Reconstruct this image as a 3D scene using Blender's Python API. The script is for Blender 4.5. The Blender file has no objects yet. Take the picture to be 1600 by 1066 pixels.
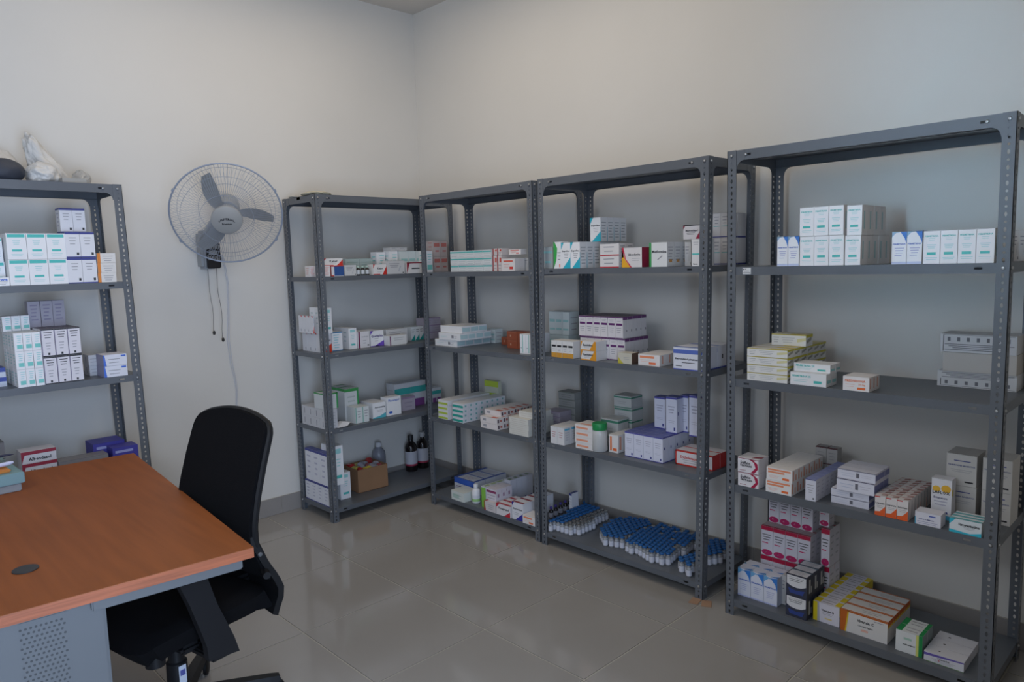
import bpy, bmesh, math, random
from mathutils import Vector, Matrix, noise
random.seed(7)
PI = math.pi
SC = bpy.context.scene
COL = SC.collection
# ------------------------------------------------------------------ camera
CAM = (-3.28455, -4.31488, 1.57219); YAW, PITCH, ROLL = -0.7694, -0.10922, -0.02818
cy_, sy_, cp_, sp_ = math.cos(YAW), math.sin(YAW), math.cos(PITCH), math.sin(PITCH)
fwd = Vector((-sy_*cp_, cy_*cp_, sp_)); right = Vector((cy_, sy_, 0)); up = right.cross(fwd)
cr_, sr_ = math.cos(ROLL), math.sin(ROLL)
r2 = cr_*right + sr_*up; u2 = -sr_*right + cr_*up
cam = bpy.data.cameras.new('camera'); co = bpy.data.objects.new('camera', cam); COL.objects.link(co)
M = Matrix((r2, u2, -fwd)).transposed().to_4x4(); M.translation = CAM
co.matrix_world = M
cam.sensor_width = 36; cam.lens = 1128.724/1600*36; cam.clip_start = .02
SC.camera = co
SC.view_settings.view_transform = 'Standard'; SC.view_settings.look = 'None'
SC.view_settings.gamma = 1; SC.view_settings.use_curve_mapping = False
SC.view_settings.exposure = -0.2
# ------------------------------------------------------------------ light
W = bpy.data.worlds.new('sky'); SC.world = W; W.use_nodes = True
bg = W.node_tree.nodes['Background']; bg.inputs[0].default_value = (.62, .76, 1, 1); bg.inputs[1].default_value = 1.0
def area(name, loc, rot, sx, sy, power, col):
    l = bpy.data.lights.new(name, 'AREA'); l.shape = 'RECTANGLE'; l.size = sx; l.size_y = sy; l.energy = power; l.color = col
    o = bpy.data.objects.new(name, l); COL.objects.link(o); o.location = loc; o.rotation_euler = rot; return o
# daylight through the open doorway behind the camera, and through the window in the left wall
area('doorway_daylight', (-3.2, -4.95, 1.25), (math.radians(88), 0, 0), 1.4, 2.0, 100, (.54, .71, 1))
area('window_daylight', (-4.60, -2.85, 2.68), (0, math.radians(-76), 0), .95, 2.0, 27, (.86, .92, 1))
area('ceiling_bounce', (-1.5, -1.6, 3.3), (0, 0, 0), 2.0, 2.2, 25, (1, .85, .66))
b_ = area('wall_patch_fill', (-4.28, -3.42, 1.95), (0, math.radians(-92), 0), 1.3, .30, 1.5, (.42, .70, 1)); b_.data.spread = math.radians(24)  # added blue lamp that lights a patch of the right wall; no window here
# ------------------------------------------------------------------ materials
MATS = {}
def mat(name, col, rough=.6, metal=0, spec=.5, noise_amt=0, scale=8, bump=0, bscale=80, trans=0, alpha=1, coat=0, stretch=None):
    if name in MATS: return MATS[name]
    m = bpy.data.materials.new(name); m.use_nodes = True; nt = m.node_tree; b = nt.nodes['Principled BSDF']
    b.inputs['Base Color'].default_value = (*col, 1); b.inputs['Roughness'].default_value = rough
    b.inputs['Metallic'].default_value = metal; b.inputs['Specular IOR Level'].default_value = spec
    b.inputs['Transmission Weight'].default_value = trans; b.inputs['Alpha'].default_value = alpha
    b.inputs['Coat Weight'].default_value = coat
    tc = nt.nodes.new('ShaderNodeTexCoord'); mp = nt.nodes.new('ShaderNodeMapping'); nt.links.new(tc.outputs['Object'], mp.inputs[0])
    if stretch: mp.inputs['Scale'].default_value = stretch
    if noise_amt:
        n = nt.nodes.new('ShaderNodeTexNoise'); n.inputs['Scale'].default_value = scale; n.inputs['Detail'].default_value = 5
        nt.links.new(mp.outputs[0], n.inputs['Vector'])
        r = nt.nodes.new('ShaderNodeValToRGB'); r.color_ramp.elements[0].position = .3; r.color_ramp.elements[1].position = .7
        r.color_ramp.elements[0].color = (*[c*(1-noise_amt) for c in col], 1); r.color_ramp.elements[1].color = (*[min(1, c*(1+noise_amt)) for c in col], 1)
        nt.links.new(n.outputs['Fac'], r.inputs[0]); nt.links.new(r.outputs[0], b.inputs['Base Color'])
    if bump:
        n = nt.nodes.new('ShaderNodeTexNoise'); n.inputs['Scale'].default_value = bscale; nt.links.new(mp.outputs[0], n.inputs['Vector'])
        bu = nt.nodes.new('ShaderNodeBump'); bu.inputs['Strength'].default_value = bump; bu.inputs['Distance'].default_value = .002
        nt.links.new(n.outputs['Fac'], bu.inputs['Height']); nt.links.new(bu.outputs[0], b.inputs['Normal'])
    MATS[name] = m; return m
WALL = mat('wall_paint', (.70, .675, .63), .75, noise_amt=.02, scale=1.5, bump=.15, bscale=60)
CEIL = mat('ceiling_paint', (.66, .62, .57), .8, noise_amt=.02, scale=2)
TILE = mat('floor_tile', (.335, .315, .29), .09, noise_amt=.05, scale=1.3, spec=.55)
TILE2 = mat('base_tile', (.30, .28, .265), .2, noise_amt=.05, scale=2)
GROUT = mat('grout', (.46, .43, .37), .8)
STEEL = mat('rack_paint', (.118, .130, .148), .42, metal=.0, noise_amt=.10, scale=3, bump=.06, bscale=200)
BOLT = mat('bolt_zinc', (.42, .42, .42), .35, metal=.8)
BLACKP = mat('black_plastic', (.008, .008, .009), .5, spec=.3)
MESHF = mat('black_mesh', (.004, .004, .005), .95, spec=.15, bump=.5, bscale=600)
DESKT = mat('desk_laminate', (.255, .074, .017), .5, spec=.25, noise_amt=.12, scale=2.5, stretch=(14, 1, 1))
DESKE = mat('desk_edge', (.38, .11, .045), .5, noise_amt=.22, scale=6, stretch=(1, 1, 30))
DESKM = mat('desk_metal', (.125, .13, .135), .45, noise_amt=.03, scale=5)
CARD = mat('cardboard', (.30, .165, .085), .85, noise_amt=.08, scale=6)
GLASS = mat('vial_glass', (.62, .64, .66), .12, trans=.6, spec=.6)
def C(col, rough=.5):
    k = 'print_%02x%02x%02x' % tuple(int(max(0, min(1, c))*255) for c in col)
    return mat(k, col, rough)
# ------------------------------------------------------------------ mesh helpers
def link(name, me, parent=None, loc=None, rot=None):
    o = bpy.data.objects.new(name, me); COL.objects.link(o)
    if parent: o.parent = parent
    if loc is not None: o.location = loc
    if rot is not None: o.rotation_euler = rot
    return o
def tag(o, label=None, cat=None, group=None, kind=None):
    if label: o['label'] = label
    if cat: o['category'] = cat
    if group: o['group'] = group
    if kind: o['kind'] = kind
    return o
def empty(name, loc, rz=0):
    o = bpy.data.objects.new(name, None); COL.objects.link(o); o.location = loc; o.rotation_euler = (0, 0, rz); o.empty_display_size = .05; return o
class MB:
    def __init__(s): s.v = []; s.f = []; s.m = []; s.mats = []
    def mi(s, m):
        if m not in s.mats: s.mats.append(m)
        return s.mats.index(m)
    def add(s, vs, fs, m, T=None):
        o = len(s.v); i = s.mi(m)
        s.v += [tuple(T @ Vector(v)) if T else tuple(v) for v in vs]
        s.f += [tuple(o+k for k in f) for f in fs]; s.m += [i]*len(fs)
    def box(s, x0, x1, y0, y1, z0, z1, m, T=None, bev=0):
        if bev:
            bm = bmesh.new(); bmesh.ops.create_cube(bm, size=1, matrix=Matrix.Translation(((x0+x1)/2, (y0+y1)/2, (z0+z1)/2)) @ Matrix.Diagonal((x1-x0, y1-y0, z1-z0, 1)))
            bmesh.ops.bevel(bm, geom=bm.edges[:], offset=bev, segments=2, affect='EDGES')
            bm.verts.index_update(); s.add([v.co[:] for v in bm.verts], [[v.index for v in f.verts] for f in bm.faces], m, T); bm.free(); return
        vs = [(x, y, z) for z in (z0, z1) for y in (y0, y1) for x in (x0, x1)]
        s.add(vs, [(0, 2, 3, 1), (4, 5, 7, 6), (0, 1, 5, 4), (2, 6, 7, 3), (0, 4, 6, 2), (1, 3, 7, 5)], m, T)
    def tube(s, pts, r, m, n=6, T=None, closed=False):
        pts = [Vector(p) for p in pts]; vs = []; fs = []; L = len(pts); ref = None
        for i, p in enumerate(pts):
            a = pts[i-1] if (i > 0 or closed) else p; b = pts[(i+1) % L] if (i < L-1 or closed) else p
            t = (b-a).normalized()
            if ref is None: ref = t.orthogonal().normalized()
            ref = (ref - t*ref.dot(t)).normalized(); w = t.cross(ref)
            for k in range(n):
                a_ = 2*PI*k/n; vs.append(p + (ref*math.cos(a_) + w*math.sin(a_))*(r[i] if isinstance(r, (list, tuple)) else r))
        for i in range(L if closed else L-1):
            for k in range(n):
                a0 = i*n+k; a1 = i*n+(k+1) % n; b0 = ((i+1) % L)*n+k; b1 = ((i+1) % L)*n+(k+1) % n
                fs.append((a0, a1, b1, b0))
        if not closed: fs += [tuple(reversed(range(n))), tuple(range((L-1)*n, L*n))]
        s.add(vs, fs, m, T)
    def lathe(s, prof, m, n=16, T=None, mats=None):
        vs = []; fs = {}
        for r, z in prof:
            for k in range(n): vs.append((r*math.cos(2*PI*k/n), r*math.sin(2*PI*k/n), z))
        o = len(s.v); s.v += [tuple(T @ Vector(v)) if T else v for v in vs]
        for i in range(len(prof)-1):
            ii = s.mi(mats[i] if mats else m)
            for k in range(n):
                s.f.append((o+i*n+k, o+i*n+(k+1) % n, o+(i+1)*n+(k+1) % n, o+(i+1)*n+k)); s.m.append(ii)
        s.f.append(tuple(o+k for k in reversed(range(n)))); s.m.append(s.mi(mats[0] if mats else m))
        e = o+(len(prof)-1)*n; s.f.append(tuple(e+k for k in range(n))); s.m.append(s.mi(mats[-1] if mats else m))
    def mesh(s, name, smooth=False):
        me = bpy.data.meshes.new(name); me.from_pydata(s.v, [], s.f)
        for m in s.mats: me.materials.append(m)
        me.polygons.foreach_set('material_index', s.m)
        if smooth: me.polygons.foreach_set('use_smooth', [True]*len(s.f))
        me.update()
        if smooth:
            try: me.set_sharp_from_angle(angle=math.radians(40))
            except Exception: pass
        return me
    def obj(s, name, parent=None, loc=None, rot=None, smooth=False): return link(name, s.mesh(name, smooth), parent, loc, rot)
# ------------------------------------------------------------------ lettering
_TX = {}
def glyphs(t):
    if t in _TX: return _TX[t]
    c = bpy.data.curves.new('t', 'FONT'); c.body = t; c.size = 1; c.resolution_u = 1; c.fill_mode = 'FRONT'
    if hasattr(c, 'offset'): c.offset = .03
    o = bpy.data.objects.new('t', c); COL.objects.link(o); dg = bpy.context.evaluated_depsgraph_get()
    me = o.evaluated_get(dg).to_mesh(); V = [(v.co.x, v.co.y) for v in me.vertices]; F = [tuple(p.vertices) for p in me.polygons]
    o.evaluated_get(dg).to_mesh_clear(); bpy.data.objects.remove(o); bpy.data.curves.remove(c)
    x0 = min(v[0] for v in V); x1 = max(v[0] for v in V); y0 = min(v[1] for v in V); y1 = max(v[1] for v in V)
    _TX[t] = ([((x-x0)/(x1-x0), (y-y0)/(y1-y0)) for x, y in V], F, (x1-x0)/(y1-y0)); return _TX[t]
# ------------------------------------------------------------------ printed box designs
WH = (.86, .86, .87); TEAL = (.08, .52, .48); LT = (.35, .68, .68); NAVY = (.05, .06, .26); BLU = (.06, .16, .62); RED = (.62, .03, .02); ORG = (.85, .17, .04); GR = (.35, .35, .38); BK = (.02, .02, .025)
MAR = (.28, .015, .04); YEL = (.78, .60, .02); GRN = (.03, .34, .08); LIME = (.45, .58, .06); LIL = (.50, .46, .62); MAG = (.62, .02, .14); PUR = (.12, .02, .14); AMB = (.72, .30, .02)
def r_(f, a, b, c, d, col): return ('p', f, [(a, b), (c, b), (c, d), (a, d)], col)
def l_(f, a, c, v0, v1, n, col, wt=.35): # n text-like lines between heights v1 (top) and v0
    out = []; k = 0
    for i in range(n):
        v = v1-(v1-v0)*i/max(1, n-1); th = (v1-v0)/max(1, n)*wt if n > 1 else .025; x = a + (c-a)*(.06*((i*7) % 3)); e = c - (c-a)*(.09*((i*5) % 4))
        out.append(r_(f, x, v-th, e, v+th*.2, col))
    return out
def t_(f, a, c, v, txt, col, hmax=.2): return [('t', f, a, c, v, txt, col, hmax)]
def grey(f, n=3): return l_(f, .15, .85, .25, .75, n, (.45, .45, .48), .25)
D = {}
D['tealbig'] = (WH, [r_('F', .06, .84, .94, .96, TEAL)] + l_('F', .3, .7, .58, .72, 3, LT) + [r_('F', .25, .30, .75, .38, TEAL)] + l_('F', .2, .8, .14, .2, 2, LT))
D['tealsm'] = (WH, [r_('F', .3, .14, .95, .36, (.2, .6, .55))] + l_('F', .35, .9, .5, .85, 4, LT) + l_('L', .2, .8, .3, .8, 4, LT))
D['tealsq'] = ((.88, .87, .87), t_('F', .1, .9, .84, 'PERMETRINA', TEAL, .08) + l_('F', .3, .7, .72, .77, 2, LT) + l_('F', .22, .78, .48, .58, 3, LT) + [r_('F', .22, .27, .76, .35, TEAL)] + l_('F', .15, .85, .14, .19, 2, LT) + [r_('R', .3, .2, .5, .8, (.45, .68, .70))])
D['tealtall'] = (WH, [r_('F', .2, .80, .8, .92, LT)] + l_('F', .3, .75, .5, .66, 3, LT) + [r_('F', .28, .17, .8, .25, TEAL)] + l_('L', .3, .7, .4, .8, 3, (.5, .6, .6)))
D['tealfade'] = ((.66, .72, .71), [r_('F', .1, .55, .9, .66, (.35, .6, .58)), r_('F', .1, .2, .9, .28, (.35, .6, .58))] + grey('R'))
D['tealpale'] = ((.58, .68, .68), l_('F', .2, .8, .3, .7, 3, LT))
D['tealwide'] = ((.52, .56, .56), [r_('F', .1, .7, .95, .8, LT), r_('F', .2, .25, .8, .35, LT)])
D['tealcor'] = (WH, [('p', 'F', [(.15, .0), (1, .0), (1, .42)], (.02, .45, .58)), ('p', 'F', [(0, 1), (.3, 1), (0, .72)], (.02, .45, .58))] + t_('F', .12, .95, .66, 'Ibuprofeno', BK, .07) + l_('F', .3, .8, .42, .56, 3, GR) + l_('R', .15, .85, .2, .8, 6, (.45, .47, .5)) + [r_('R', 0, 0, .04, .6, (.02, .45, .58))])
D['tealflat'] = ((.70, .72, .72), [r_('F', 0, .68, 1, .88, (.12, .48, .46))] + l_('F', .1, .9, .2, .5, 2, (.5, .55, .55)))
D['tealstripe'] = (WH, [r_('F', .42, .05, .52, .97, (.12, .48, .42))] + l_('F', .1, .35, .2, .3, 1, GR))
D['tealend'] = ((.74, .75, .78), [r_('F', .02, .12, .98, .62, (.02, .36, .30))] + [r_('R', .3, .3, .6, .7, (.2, .45, .45))])
D['tealmid'] = ((.74, .72, .71), [r_('F', .05, .42, .98, .47, TEAL)] + l_('F', .2, .8, .8, .88, 2, GR) + t_('F', .2, .7, .08, 'Rowe', BK, .06))
D['tealtube'] = (WH, t_('F', .06, .58, .72, 'PERMETRINA 2%', TEAL, .2) + [r_('F', .66, .22, .88, .42, TEAL)] + l_('F', .08, .5, .3, .45, 2, LT) + [r_('R', .15, .25, .9, .5, LT)])
D['tealpurple'] = ((.52, .54, .57), [r_('F', 0, .55, 1, .8, (.04, .35, .33)), r_('F', .1, 0, .9, .3, (.20, .06, .24))] + grey('L'))
D['bluetxt'] = (WH, t_('F', .1, .9, .75, 'Rowe', BLU, .2) + l_('F', .1, .9, .2, .5, 3, GR))
D['navytop'] = ((.76, .76, .80), [r_('F', 0, .91, 1, 1, NAVY), r_('F', 0, 0, 1, .04, NAVY), r_('T', 0, 0, 1, 1, (.10, .12, .32)), r_('L', 0, .93, 1, 1, NAVY), r_('L', 0, 0, 1, .04, NAVY)] + l_('F', .25, .75, .55, .78, 3, GR) + [r_('F', .72, .1, .88, .2, BK)] + l_('L', .25, .75, .3, .8, 4, (.5, .5, .6)))
D['navyline'] = ((.68, .66, .66), [r_('F', 0, .02, 1, .06, NAVY), r_('T', 0, 0, 1, 1, (.2, .2, .3)), r_('F', .1, .45, .9, .48, (.2, .5, .5)), r_('R', 0, 0, 1, .06, NAVY)] + l_('F', .2, .8, .6, .85, 3, GR))
D['orangeside'] = ((.76, .73, .70), [r_('F', 0, 0, .17, 1, (.72, .24, .04))] + l_('F', .3, .85, .25, .7, 3, GR))
D['darktop'] = ((.74, .71, .75), [r_('F', 0, .95, 1, 1, BK), r_('F', 0, 0, 1, .04, BK), r_('F', 0, 0, .05, 1, (.2, .18, .3)), r_('T', 0, 0, 1, 1, (.15, .14, .18))] + l_('F', .2, .85, .7, .88, 3, BK) + l_('F', .3, .7, .3, .5, 3, GR) + [r_('F', .42, .06, .58, .14, BK)])
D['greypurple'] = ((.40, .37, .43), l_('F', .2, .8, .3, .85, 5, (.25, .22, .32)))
D['blueend'] = ((.74, .74, .80), [('p', 'F', [(0, 0), (.12, 0), (.05, 1), (0, 1)], BLU), r_('F', .75, .75, .95, .9, BLU)] + l_('F', .2, .7, .3, .6, 2, GR) + [r_('L', 0, 0, 1, 1, (.35, .35, .5))])
D['greyflat'] = ((.58, .58, .60), l_('F', .15, .85, .35, .65, 2, (.4, .4, .42)) + [r_('L', .45, .2, .55, .8, (.25, .25, .28))])
D['bluebox'] = ((.62, .64, .72), [r_('F', 0, .55, 1, 1, (.05, .08, .35)), r_('T', 0, 0, 1, 1, (.05, .08, .3))])
D['albend'] = ((.62, .60, .64), [r_('F', 0, .72, 1, 1, MAR), ('p', 'F', [(0, 0), (.10, .72), (0, .72)], MAR)] + t_('F', .2, .85, .34, 'Albendazol', BK, .34))
D['greyplain'] = ((.20, .19, .20), [])
D['blueglossy'] = ((.05, .045, .30), [r_('F', .1, .55, .8, .75, (.30, .32, .6))])
D['redtxt'] = ((.76, .72, .71), l_('F', .12, .88, .2, .85, 6, (.75, .3, .26)) + l_('L', .2, .8, .3, .8, 4, (.7, .4, .35)))
D['pinktxt'] = ((.62, .52, .49), [r_('F', .1, .62, .9, .86, (.62, .20, .17)), r_('F', .3, .3, .8, .4, (.62, .22, .2))] + l_('L', .2, .8, .4, .9, 3, (.6, .3, .28)))
D['redprint'] = ((.74, .70, .68), [r_('F', .15, .72, .85, .85, (.65, .12, .08)), r_('F', .6, .15, .85, .35, RED)] + l_('F', .15, .6, .3, .55, 3, (.7, .3, .25)))
D['redflat'] = ((.66, .60, .58), [r_('F', 0, 0, .22, 1, (.35, .03, .03)), r_('F', .55, .55, .95, .85, (.55, .08, .06))] + l_('F', .3, .9, .2, .4, 2, GR))
D['redcorner'] = ((.76, .74, .72), [('p', 'F', [(.68, 0), (1, 0), (1, .8)], RED), ('p', 'F', [(0, 1), (0, .6), (.12, 1)], RED), r_('F', 0, 0, .5, .07, RED)] + t_('F', .3, .72, .6, 'Ketor', BK, .22) + l_('F', .3, .65, .2, .3, 2, GR))
D['redcorner2'] = ((.72, .70, .68), [('p', 'F', [(0, 0), (.2, 1), (0, 1)], MAR), r_('F', 0, .9, 1, 1, MAR), r_('F', .3, .4, .8, .5, BK)])
D['redcorner3'] = ((.74, .74, .77), [('p', 'F', [(0, 0), (1, 0), (1, .45)], (.70, .05, .02)), ('p', 'L', [(.6, 1), (1, 1), (1, .9)], RED), ('p', 'F', [(0, 1), (.2, 1), (0, .85)], RED), r_('L', .6, .08, .75, .22, (.4, .4, .45))] + t_('F', .2, .9, .62, 'Nefrol', BK, .1))
D['bluedark'] = ((.70, .70, .72), [r_('F', .22, .05, 1, .92, (.03, .09, .28)), r_('F', .0, .9, 1, 1, RED), r_('F', .0, .0, .2, .1, RED)] + [r_('L', 0, 0, 1, 1, (.45, .1, .08))])
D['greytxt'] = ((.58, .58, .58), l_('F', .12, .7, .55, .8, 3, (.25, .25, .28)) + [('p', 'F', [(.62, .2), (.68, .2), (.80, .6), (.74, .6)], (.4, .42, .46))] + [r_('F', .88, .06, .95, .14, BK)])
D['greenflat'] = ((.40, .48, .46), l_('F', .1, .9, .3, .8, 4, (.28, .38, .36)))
D['bluebot'] = (WH, [r_('F', 0, .94, 1, 1, (.05, .25, .5)), r_('F', 0, 0, 1, .04, (.03, .2, .45)), r_('L', 0, .94, 1, 1, (.05, .25, .5))] + l_('F', .15, .7, .2, .85, 6, (.3, .62, .68)))
D['maroonleft'] = ((.76, .74, .75), [r_('F', 0, 0, .14, 1, (.18, .01, .07)), r_('F', .8, .12, .95, .18, BK)] + t_('F', .3, .9, .68, 'Levotiroxina', GR, .09) + l_('F', .4, .7, .3, .45, 2, GR))
D['purplecor'] = (WH, [('p', 'F', [(0, .75), (.22, 1), (0, 1)], (.15, .07, .5)), ('p', 'F', [(.25, 0), (1, 0), (1, .35)], (.15, .07, .5)), r_('F', 0, 0, .6, .04, (.15, .07, .5))] + t_('F', .06, .92, .64, 'Quetiapina', (.06, .03, .2), .12) + l_('F', .3, .6, .35, .5, 2, GR))
D['maroonstrip'] = ((.74, .74, .73), [r_('F', .04, 0, .1, .95, (.16, .02, .12))] + l_('F', .25, .85, .55, .75, 2, GR))
D['greentri'] = ((.68, .70, .69), [('p', 'F', [(0, 0), (1, 0), (1, .45)], (.01, .3, .27))] + l_('F', .2, .9, .65, .8, 2, BK))
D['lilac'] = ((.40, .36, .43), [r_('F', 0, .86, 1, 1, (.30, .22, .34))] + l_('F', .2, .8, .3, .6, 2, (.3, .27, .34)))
D['greentop'] = ((.62, .64, .64), [r_('F', 0, .9, 1, 1, (.05, .3, .08)), r_('F', .88, 0, 1, 1, (.05, .32, .1)), r_('L', 0, .92, 1, 1, (.05, .3, .08)), r_('T', 0, .8, 1, 1, (.05, .3, .08))] + l_('F', .2, .75, .35, .75, 4, (.45, .5, .48)))
D['greenlines'] = ((.68, .71, .70), [r_('F', .04, 0, .14, 1, (.1, .38, .3))] + l_('F', .3, .85, .4, .75, 3, GR))
D['atorva'] = (WH, [('p', 'F', [(0, 0), (1, 0), (1, .3), (.5, .12), (0, .06)], (.1, .5, .58))] + t_('F', .15, .95, .7, 'Atorvastatina', BK, .12) + l_('F', .3, .8, .42, .5, 2, GR))
D['bluelogo'] = (WH, t_('F', .12, .88, .82, 'Fluconazol', (.08, .16, .5), .12) + [('p', 'F', [(.18+.13*math.cos(a*PI/6)+.08, .17+.07*math.sin(a*PI/6)) for a in range(12)], (.04, .12, .5))] + [r_('T', 0, .9, 1, 1, BK)])
D['whitefl'] = ((.82, .82, .83), [r_('F', .60, .3, .70, .7, (.25, .25, .28)), r_('R', .05, .2, .95, .8, (.48, .66, .68))] + l_('F', .72, .85, .35, .6, 2, GR) + l_('F', .1, .4, .4, .5, 1, LT))
D['whitefl2'] = ((.82, .82, .83), [r_('R', .05, .2, .95, .8, (.48, .66, .68))])
D['brownred'] = ((.33, .08, .035), [r_('F', .3, .35, .42, .6, (.55, .3, .2)), r_('F', .1, .85, .9, .92, (.4, .14, .08))])
D['limeend'] = ((.76, .76, .77), [r_('F', .02, .08, .98, .5, LIME)])
D['limetop'] = ((.50, .52, .42), [r_('F', 0, .8, 1, 1, LIME), r_('F', .15, .4, .85, .6, LIME)])
D['redfleck'] = ((.76, .70, .68), [r_('F', .15, .3, .35, .7, GR), r_('R', .1, .2, .35, .8, (.12, .08, .1)), r_('R', .5, .3, .8, .7, (.5, .15, .12)), r_('T', .6, .1, .95, .6, (.6, .15, .1))])
D['cream'] = ((.70, .68, .62), l_('F', .1, .9, .35, .7, 2, (.6, .56, .5)))
D['bluecase'] = ((.66, .68, .74), [('p', 'F', [(0, .62), (1, .55), (1, 1), (0, 1)], (.04, .12, .5)), r_('T', 0, 0, .12, 1, (.04, .1, .42)), r_('T', 0, 0, 1, .1, (.04, .1, .42)), r_('T', .9, 0, 1, 1, (.04, .1, .42))] + l_('F', .1, .8, .2, .4, 2, PUR) + l_('T', .25, .75, .3, .7, 3, (.5, .4, .45)))
D['greenpale'] = ((.72, .76, .72), [r_('F', .1, .3, .6, .7, (.50, .66, .58))] + l_('F', .15, .8, .3, .6, 2, (.4, .55, .5)))
D['greenup'] = ((.70, .72, .77), [r_('F', 0, 0, 1, .95, (.25, .55, .08)), r_('T', .2, .1, .8, .9, (.35, .45, .25))] + l_('R', .2, .8, .3, .8, 3, (.5, .5, .6)))
D['greyup'] = ((.60, .60, .66), l_('F', .2, .8, .3, .85, 4, (.45, .45, .52)) + [r_('R', .5, .06, .75, .16, (.1, .1, .3)), r_('T', .3, .1, .8, .6, (.2, .28, .18))])
D['redpurp'] = ((.70, .66, .72), [r_('F', 0, .65, 1, .85, (.28, .05, .14))] + l_('F', .1, .9, .2, .45, 2, GR) + [r_('R', .3, .3, .6, .6, (.35, .2, .3))])
D['redleft'] = ((.68, .64, .64), [('p', 'F', [(0, 0), (.14, 0), (.05, 1), (0, 1)], (.45, .02, .05)), r_('T', 0, 0, .15, 1, (.4, .05, .07))] + l_('F', .3, .85, .3, .7, 3, GR))
D['redwedge'] = ((.76, .73, .74), [('p', 'F', [(.55, 0), (1, 0), (1, .5)], (.55, .02, .04)), ('p', 'F', [(0, .6), (.25, 1), (0, 1)], (.55, .02, .04)), r_('T', 0, 0, 1, .35, (.45, .04, .06))] + t_('F', .15, .9, .6, 'Omeprazol', BK, .16))
D['bluewedge'] = ((.76, .76, .80), [('p', 'F', [(.3, 0), (1, 0), (1, .45)], (.04, .04, .35)), ('p', 'F', [(0, .75), (.2, 1), (0, 1)], (.04, .04, .35)), r_('T', 0, 0, 1, .3, (.3, .05, .07))] + t_('F', .1, .92, .62, 'Metronidazol', BK, .1) + l_('F', .1, .6, .3, .4, 2, GR))
D['orangetxt'] = ((.80, .76, .74), [r_('F', .08, .66, .75, .86, (.82, .28, .14)), r_('F', .5, .12, .82, .32, (.82, .20, .08)), r_('R', .3, .2, .5, .9, (.75, .4, .3))] + l_('F', .1, .6, .38, .52, 2, (.85, .5, .4)))
D['orangeflat'] = ((.78, .74, .71), [r_('F', .08, .3, .75, .62, (.82, .34, .2))] + [r_('T', .2, .1, .8, .3, (.8, .4, .3))])
D['orangevert'] = ((.78, .75, .73), [r_('F', .12, .1, .34, .9, (.82, .28, .14)), r_('F', .45, .1, .85, .25, ORG), r_('R', .2, .15, .5, .9, (.72, .35, .25))])
D['orangeblk'] = ((.86, .83, .81), [r_('F', .06, .76, .94, .90, (.84, .30, .15)), r_('F', .06, .56, .7, .70, (.84, .30, .15)), r_('F', .62, .12, .88, .30, ORG), r_('R', .1, .15, .35, .9, (.78, .4, .28)), r_('R', .6, .15, .8, .6, (.78, .4, .28))] + l_('F', .08, .5, .2, .38, 3, (.85, .5, .4)))
D['greenwedge'] = (WH, [('p', 'F', [(0, 0), (.35, .3), (.5, .75), (.15, 1), (0, 1)], (.04, .40, .08)), ('p', 'F', [(.72, .05), (.85, .05), (.85, .16), (.72, .16)], ORG)] + l_('F', .5, .95, .35, .6, 3, GR))
D['redstripe'] = ((.74, .71, .70), [r_('F', 0, .0, 1, .09, (.55, .03, .05))] + l_('F', .2, .75, .4, .75, 2, GR) + l_('R', .2, .8, .3, .8, 3, GR))
D['yelred'] = ((.74, .70, .69), [('p', 'F', [(0, 0), (.42, 0), (.15, .4), (0, .95)], (.85, .42, .02)), ('p', 'F', [(0, .5), (.08, .5), (.1, 1), (0, 1)], (.7, .03, .08)), ('p', 'F', [(.42, 0), (.5, 0), (.2, .42), (.1, .9), (.06, .9), (.15, .42)], (.65, .03, .08)), r_('R', 0, 0, 1, 1, (.30, .01, .05))] + t_('F', .3, .92, .64, 'Glibenclamida', BK, .1) + l_('F', .5, .9, .35, .45, 2, GR))
D['metfor'] = ((.76, .76, .75), [r_('F', 0, 0, .12, 1, (.03, .32, .08)), ('p', 'F', [(.45, .3), (.5, .28), (.75, .42), (.72, .47)], GR)] + t_('F', .16, .97, .62, 'Metformina', BK, .1) + l_('R', .15, .85, .3, .8, 5, (.45, .45, .48)) + [r_('R', .3, .18, .7, .3, (.7, .35, .1))])
D['metron'] = ((.66, .63, .64), [('p', 'F', [(.72, 0), (1, 0), (1, .6)], (.3, .01, .05)), ('p', 'F', [(0, .7), (.15, 1), (0, 1)], MAR), r_('F', 0, .94, 1, 1, BK), r_('T', 0, 0, 1, 1, (.1, .05, .06))] + t_('F', .15, .85, .6, 'Metronidazol', BK, .14) + l_('F', .2, .7, .35, .45, 2, BK))
D['purpletop'] = ((.70, .67, .68), [r_('F', 0, .94, 1, 1, PUR), r_('T', 0, 0, 1, 1, (.12, .10, .13)), r_('F', .12, .60, .92, .70, PUR), r_('R', 0, .86, 1, 1, (.14, .04, .16)), r_('F', 0, 0, 1, .03, PUR)] + l_('F', .2, .8, .8, .86, 2, GR) + l_('F', .15, .8, .3, .48, 3, GR) + [r_('R', .7, .3, .9, .4, (.3, .28, .3))])
D['amberfoot'] = ((.74, .73, .71), [r_('F', .0, .0, 1, .28, (.62, .30, .04)), r_('F', .1, .62, .9, .74, BK)] + l_('F', .2, .8, .4, .5, 2, GR))
D['amber'] = ((.74, .72, .70), [('p', 'F', [(.55, 0), (1, 0), (1, 1), (.88, 1)], AMB), ('p', 'F', [(0, .3), (.12, 1), (0, 1)], AMB), r_('F', 0, 0, 1, .12, AMB)] + t_('F', .16, .78, .6, 'Ranitidina', BK, .2) + l_('F', .2, .6, .3, .4, 2, GR))
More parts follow.
